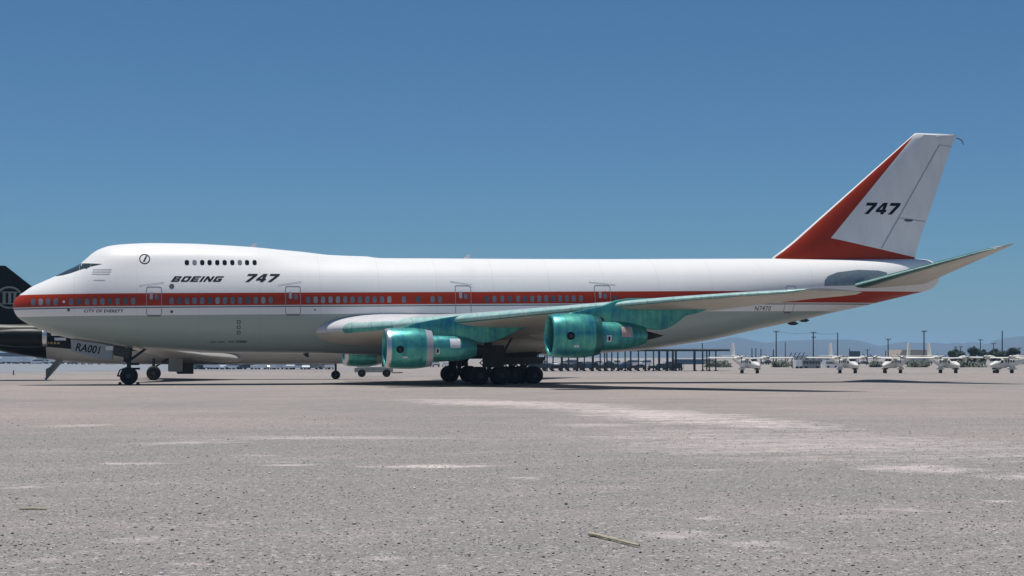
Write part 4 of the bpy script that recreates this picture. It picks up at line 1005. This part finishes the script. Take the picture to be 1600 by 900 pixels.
def rack():
    p = G(1243, 571.5); t = thing('frame_rack', 'row of dark slanted frames standing behind the first small plane', 'rack', p)
    for k in range(4):
        x = -2.2 + k*1.5; b = MB(); b.tube([(x - .8, 0, 1.6), (x + .9, 0, 4.4)], .13, 'steel', 6); b.build('slanted_frame', t, 0)
    b = MB(); b.tube([(-3.4, 0, 2.6), (4.6, 0, 3.4)], .07, 'steel', 6); b.build('rail', t, 0)
    for x in (-3, 4.2): b = MB(); b.tube([(x, 0, 0), (x, 0, 3.2)], .09, 'steel', 6); b.build('leg', t, 0)
rack()

# ------------------------------------------------------------------ utility poles
def pole(u, vtop, d, arms, lab):
    p = at_depth(u, d); zt = (V0 - vtop) / F * d + CH - p.z
    t = thing('utility_pole', lab, 'utility pole', p, rnd.uniform(-.3, .3), 'utility poles on the far side')
    MB().tube([(0, 0, 0), (0, 0, zt)], [.26, .19], 'pole', 8).build('pole', t, 40)
    for k in range(arms):
        z = zt - .35 - 1.6*k; w = 2.2 if k == 0 else 1.7
        MB().box((0, -.15, z), (w, .16, .2), 'pole').build('cross_arm', t, 0)
        for x in (-w*.45, -w*.2, w*.2, w*.45): MB().tube([(x, -.15, z + .1), (x, -.15, z + .4)], .07, 'steel', 6).build('insulator', t, 30)
POLES = [(1212.8, 517, 520, 1, 'tall pole with one cross-arm between the shed end and the slanted frames'), (1270.8, 518.5, 520, 2, 'tall pole with two cross-arms above the grey bus'), (1308.8, 519.5, 540, 0, 'tall bare pole right of the second small plane fin'),
         (1387.7, 529, 560, 1, 'medium pole with cross-arm left of the tan hangar'), (1443.8, 516.5, 520, 1, 'tall pole with wide cross-arm behind the tan hangar'), (1566, 517, 540, 0, 'tall bare pole above the right-hand trees'),
         (1531.8, 530, 640, 1, 'slim pole rising between two bushy trees'), (1552.5, 536, 700, 1, 'short pole with cross-arm left of the tallest right-hand pole'), (1355.5, 546, 700, 1, 'short pole with cross-arm right of the dark board'), (1327.3, 544, 640, 0, 'thin short pole at the left edge of the dark board'),
         (1493, 541.5, 700, 1, 'short pole behind the left-hand tree, left one of a pair'), (1501, 541, 700, 1, 'short pole behind the left-hand tree, right one of a pair'), (1227, 535, 700, 0, 'thin pole among the slanted frames'), (1175, 544, 600, 0, 'thin pole just right of the first small plane fin'), (1181, 544, 600, 0, 'thin pole second to the right of the first small plane fin'), (1189, 545, 600, 0, 'thin pole third to the right of the first small plane fin'),
         (1208.5, 546, 600, 0, 'thin pole just left of the tall one-armed pole'), (1097.5, 536, 600, 0, 'thin pole rising over the open shed roof'), (1524, 544, 700, 1, 'short pole between the middle trees'), (1593, 543, 700, 1, 'short pole at the far right behind the trees'), (1384, 548, 650, 0, 'thin pole beside the medium cross-armed pole')]
for a in POLES: pole(*a)
def wires():
    for (a, b_, za, zb, lab) in ((0, 1, 517.8, 519.5, 'thin power line strung between the two left tall poles'), (1, 2, 519.5, 520.5, 'thin power line strung from the two-armed pole to the bare pole')):
        A, B = (at_depth(POLES[i][0], POLES[i][2], (V0 - z) / F * POLES[i][2] + CH) for i, z in ((a, za), (b_, zb)))
        pts = [A.lerp(B, q) - Vector((0, 0, .5 * 4*q*(1-q))) for q in np.linspace(0, 1, 9)]
        tag(MB().tube(pts, .035, 'pole', 5).build('power_line'), lab, 'power line')
wires()
# small upright posts far left
p = G(21.2, 586); b = MB(); b.tube([(0, 0, 0), (0, 0, .75)], .09, 'steel', 8); b.lathe([(0, .22), (.04, .2), (.06, .08)], 'steel', (0, 0, 0), 'z', 12); o = b.build('marker_post'); o.location = p; tag(o, 'short dark marker post on the far apron below the black tail', 'post')

# ------------------------------------------------------------------ trees and bushes
def tree(name, label, u, v, d, h, w, cat='tree', n=1700, trunk=True, group=None):
    p = at_depth(u, d) if d else G(u, v); t = thing(name, label, cat, p, 0, group); rng = np.random.default_rng(int(u*7))
    if trunk:
        b = MB(); b.tube([(0, 0, 0), (.1, 0, h*.3), (0, .1, h*.6)], [.22, .16, .07], 'bark', 8)
        for k in range(4):
            a = rng.uniform(0, 6.28); b.tube([(.05, 0, h*.28), (w*.25*math.cos(a), w*.25*math.sin(a), h*.6)], [.1, .04], 'bark', 6)
        b.build('trunk', t, 50)
    b = MB(); blobs = [(rng.uniform(-.36, .36)*w, rng.uniform(-.3, .3)*w, h*rng.uniform(.32 if trunk else .2, .82), rng.uniform(.12, .24)*w) for _ in range(11)]
    for k in range(n):
        x, y, z, r = blobs[rng.integers(len(blobs))]; q = rng.normal(size=3); q /= np.linalg.norm(q); rr_ = r * rng.uniform(.5, 1.08)
        c = Vector((x + q[0]*rr_, y + q[1]*rr_, max(.15, z + q[2]*rr_*.85))); s = rng.uniform(.30, .62) * (w/7)**.5
        e1 = Vector(rng.normal(size=3)).normalized(); e2 = e1.orthogonal().normalized()
        b.add([c - e1*s, c + e2*s*.6, c + e1*s, c - e2*s*.6], [(0, 1, 2, 3)], 'leaf' if trunk else 'scrub')
    b.build('crown', t, 0)
tree('bushy_tree', 'dark rounded tree left of the others behind the fourth small plane', 1494, 0, 420, 5.7, 5.0)
tree('bushy_tree', 'dark upright tree, second from the left behind the small planes', 1521, 0, 430, 6.2, 4.2)
tree('bushy_tree', 'grey-green tree with a slim pole rising behind it', 1539, 0, 440, 5.6, 4.2)
tree('bushy_tree', 'wide dark tree left of the rightmost small plane fin', 1564, 0, 430, 5.6, 6.6)
tree('bushy_tree', 'dark tree at the right, just left of the rightmost small plane fin', 1580, 0, 420, 5.9, 4.6)
for u, w, lab in ((1437, 6, 'low green bush under the wing between the third and fourth small planes'), (1505, 8, 'low green bushes under the wing of the fourth small plane'), (1366, 4, 'low green bush right of the second small plane nose'), (1126, 7, 'low green scrub behind the shed end and first small plane'), (1222, 5, 'low green scrub left of the white box trailer')):
    tree('low_bush', lab, u, 0, 420, 1.25, w*1.3, 'bush', 420, False)
row(range(1158, 1600, 21), 569.8, lambda c, s: f'{c} {s} far behind the row of small planes', 'vehicles far behind the small planes', ('carw', 'carg', 'carg', 'card', 'carw'), ('sedan', 'pickup', 'van'))
# ------------------------------------------------------------------ the five small high-wing planes
def small_plane():
    t = thing('twin_propeller_plane', '', 'airplane')
    st = [(4.3, 1.35, .05, .05), (4.1, 1.36, .3, .26), (3.4, 1.45, .55, .46), (2.5, 1.58, .68, .62), (1.7, 1.78, .72, .82), (.6, 1.82, .74, .86), (-1.6, 1.84, .74, .84), (-3.2, 2.0, .6, .68), (-5.4, 2.35, .38, .42), (-7.6, 2.7, .14, .2), (-7.9, 2.75, .03, .03)]
    fx = [pchip([(-s[0], s[k]) for s in st]) for k in (1, 2, 3)]; rings = []
    for q in np.linspace(-4.3, 7.9, 40):
        zc, w, h = (f(q) for f in fx)
        rings.append([(-q, w*math.copysign(abs(math.cos(a))**.6, math.cos(a)), zc + h*math.copysign(abs(math.sin(a))**.6, math.sin(a))) for a in np.linspace(0, 2*math.pi, 28, endpoint=False)])
    fu = MB().loft(rings, 'cream').build('fuselage', t, 50)
    for s in (-1, 1):
        MB().add([(2.55, s*.02, 2.2), (2.5, s*.5, 2.16), (1.75, s*.62, 2.58), (1.8, s*.02, 2.66)], [(0, 1, 2, 3) if s > 0 else (3, 2, 1, 0)], 'blackglass').build('windscreen', t, 0)
        MB().add([(2.3, s*.7, 1.85), (1.5, s*.75, 1.85), (1.5, s*.73, 2.35), (1.95, s*.7, 2.35)], [(0, 1, 2, 3)], 'blackglass').build('window', t, 0)
        for k in range(4):
            x = .9 - k*.75; MB().add([(x, s*.765, 1.95), (x - .42, s*.765, 1.95), (x - .42, s*.75, 2.35), (x, s*.75, 2.35)], [(0, 1, 2, 3)], 'blackglass').build('window', t, 0)
        w = MB().loft([[(1.2 - c*x + dx, s*l, 2.72 + c*h + dz) for x, h in foil(10, .14)] for l, c, dx, dz in ((0, 1.81, 0, 0), (8.0, 1.81, 0, .14), (8.25, 1.5, -.15, .16))], 'cream').build('wing', t, 40)
        MB().tube([(0.3, s*1.55, 1.0), (.4, s*3.3, 2.7)], .06, 'cream', 8).build('wing_strut', t, 40)
        n = MB().lathe([(1.5, .10), (1.4, .26), (.9, .36), (-.2, .38), (-1.4, .22), (-1.9, .05)], 'cream', (.9, s*2.6, 2.86), n=18, cap=True).build('engine_nacelle', t, 50)
        pr = MB(); pr.lathe([(1.75, .01), (1.6, .1), (1.48, .13)], 'steel', (.9, s*2.6, 2.86), n=12)
        for k in range(3):
            a = 2*math.pi*k/3 + .4; c, d = math.cos(a), math.sin(a); pr.box((2.5, s*2.6 + c*.58, 2.86 + d*.58), (.04, .10, 1.0), 'strut', Matrix.Rotation(math.atan2(d, c) - math.pi/2, 3, 'X'))
        pr.build('propeller', n, 30)
        MB().loft([[(x, s*1.5 + .34*r*math.cos(a), .92 + .32*r*math.sin(a)) for a in np.linspace(0, 2*math.pi, 14, endpoint=False)] for x, r in ((1.5, .1), (1.1, .75), (.2, 1), (-.8, .9), (-1.6, .1))], 'cream').build('gear_pod', t, 50)
        MB().box((0, s*1.05, 1.15), (1.0, .9, .14), 'cream').build('pod_stub', t, 0)
        g = MB(); g.tube([(.1, s*1.5, .8), (.1, s*1.5, .32)], .07, 'strut', 8)
        for dy in (-.14, .14): g.lathe([(-.08, .01), (-.08, .32), (.08, .32), (.08, .01)], 'tyre', (.1, s*1.5 + dy, .33), 'y', 16)
        g.build('main_wheel', t, 40)
        MB().loft([[(-6.4 - c*x + dx, s*l, 3.15 + c*h) for x, h in foil(8, .1, 0)] for l, c, dx in ((0, 1.4, 0), (2.7, 1.15, -.1))], 'cream').build('tailplane', t, 40)
    g = MB(); g.tube([(3.1, 0, 1.1), (3.15, 0, .35)], .07, 'strut', 8); g.lathe([(-.09, .01), (-.09, .3), (.09, .3), (.09, .01)], 'tyre', (3.15, 0, .31), 'y', 16); g.box((3.1, .2, .9), (.7, .03, .4), 'slate'); g.box((3.1, -.2, .9), (.7, .03, .4), 'slate'); g.build('nose_wheel', t, 40)
    MB().prism([(-5.6, 2.75), (-6.5, 3.0), (-7.2, 5.6), (-8.2, 5.6), (-7.9, 2.75)], -.09, .09, 'cream').build('fin', t, 20, bevel=.03)
    return t
sp = small_plane()
PL = [(1171, 583.2, math.radians(-75), 'small white high-wing plane nearest the open shed, nose to the right'), (1324, 583, math.radians(-78), 'small white high-wing plane between the grey bus and the left-facing one, nose to the right'),
      (1395, 583.6, math.radians(-127), 'small white high-wing plane facing left in front of the tan hangar'), (1481, 583.2, math.radians(-79), 'small white high-wing plane facing right, left of the rightmost one'),
      (1570, 584.2, math.radians(-143), 'small white high-wing plane facing left at the right edge')]
for i, (u, v, a, lab) in enumerate(PL):
    o = sp if i == 0 else copy_tree(sp)
    o.location = at_depth(u, 262 if i < 4 else 256); o.rotation_euler = (0, 0, a - YAW); o.scale = (.96, .96, .96); tag(o, lab, 'airplane', 'small high-wing planes in a row')

# ------------------------------------------------------------------ loose things on the apron
def stick():
    a, c = G(921, 837.5), G(1000, 856); d = (c - a); L = d.length; rng = np.random.default_rng(3)
    rings = []
    for k in range(16):
        q = k/15; w = (.021 if q > .07 else .027) * (1 - .35*q) * rng.uniform(.9, 1.1); h = w * .85
        rings.append([(L*q, w*math.cos(2*math.pi*i/10)*rng.uniform(.9, 1.08) + .01*math.sin(q*5), .026 + h*math.sin(2*math.pi*i/10)) for i in range(10)])
    o = MB().loft(rings, 'wood').build('wooden_stick', None, 40); o.location = a; o.rotation_euler = (0, 0, math.atan2(d.y, d.x)); tag(o, 'weathered pale wooden stick lying on the gravelly apron in the foreground', 'stick')
    a, c = G(30, 797), G(73, 797); d = c - a; o = MB().tube([(0, 0, .015), (d.length*.5, .02, .02), (d.length, 0, .012)], [.012, .016, .01], 'wood', 6).build('thin_twig'); o.location = a; o.rotation_euler = (0, 0, math.atan2(d.y, d.x)); tag(o, 'thin pale twig lying on the apron at the left', 'twig')
stick()
def pebbles(N=30000):
    base = np.array([(1,0,0),(-1,0,0),(0,1,0),(0,-1,0),(0,0,1),(0,0,-1)], float); fc = np.array([(0,2,4),(2,1,4),(1,3,4),(3,0,4),(2,0,5),(1,2,5),(3,1,5),(0,3,5)])
    d = 13.0 * np.exp(RNG.uniform(0, 1, N) * math.log(48/13.0)); u = RNG.uniform(-60, 1660, N); r = (u - 800) * d / F
    X = CX + r*_c + d*_s; Y = CY - r*_s + d*_c; s = np.clip(RNG.lognormal(math.log(.0066), .45, N), .003, .028)
    V = base[None] * RNG.uniform(.6, 1.25, (N, 6, 1)) * s[:, None, None] * np.array([1.2, 1, .7]); a = RNG.uniform(0, 6.28, N); ca, sa = np.cos(a)[:, None], np.sin(a)[:, None]
    W = np.stack([V[..., 0]*ca - V[..., 1]*sa + X[:, None], V[..., 0]*sa + V[..., 1]*ca + Y[:, None], V[..., 2] + s[:, None]*.35], -1).reshape(-1, 3)
    Fc = (fc[None] + np.arange(N)[:, None, None]*6).reshape(-1, 3)
    me = bpy.data.meshes.new('pebbles'); me.vertices.add(len(W)); me.vertices.foreach_set('co', W.ravel()); me.loops.add(Fc.size); me.loops.foreach_set('vertex_index', Fc.ravel().astype(np.int32))
    me.polygons.add(len(Fc)); me.polygons.foreach_set('loop_start', np.arange(0, Fc.size, 3, dtype=np.int32)); me.update(calc_edges=True)
    m, t, b = nt('pebble_stone'); g = t.nodes.new('ShaderNodeNewGeometry')
    t.links.new(ramp(t, g.outputs['Random Per Island'], [(0, (.09, .088, .09)), (.3, (.24, .225, .215)), (.7, (.42, .385, .36)), (1, (.74, .69, .65))]), b.inputs['Base Color']); b.inputs['Roughness'].default_value = .85
    me.materials.append(m); o = bpy.data.objects.new('pebbles', me); COL.objects.link(o); tag(o, 'loose gravel scattered over the near apron', 'gravel', kind='stuff')
pebbles()
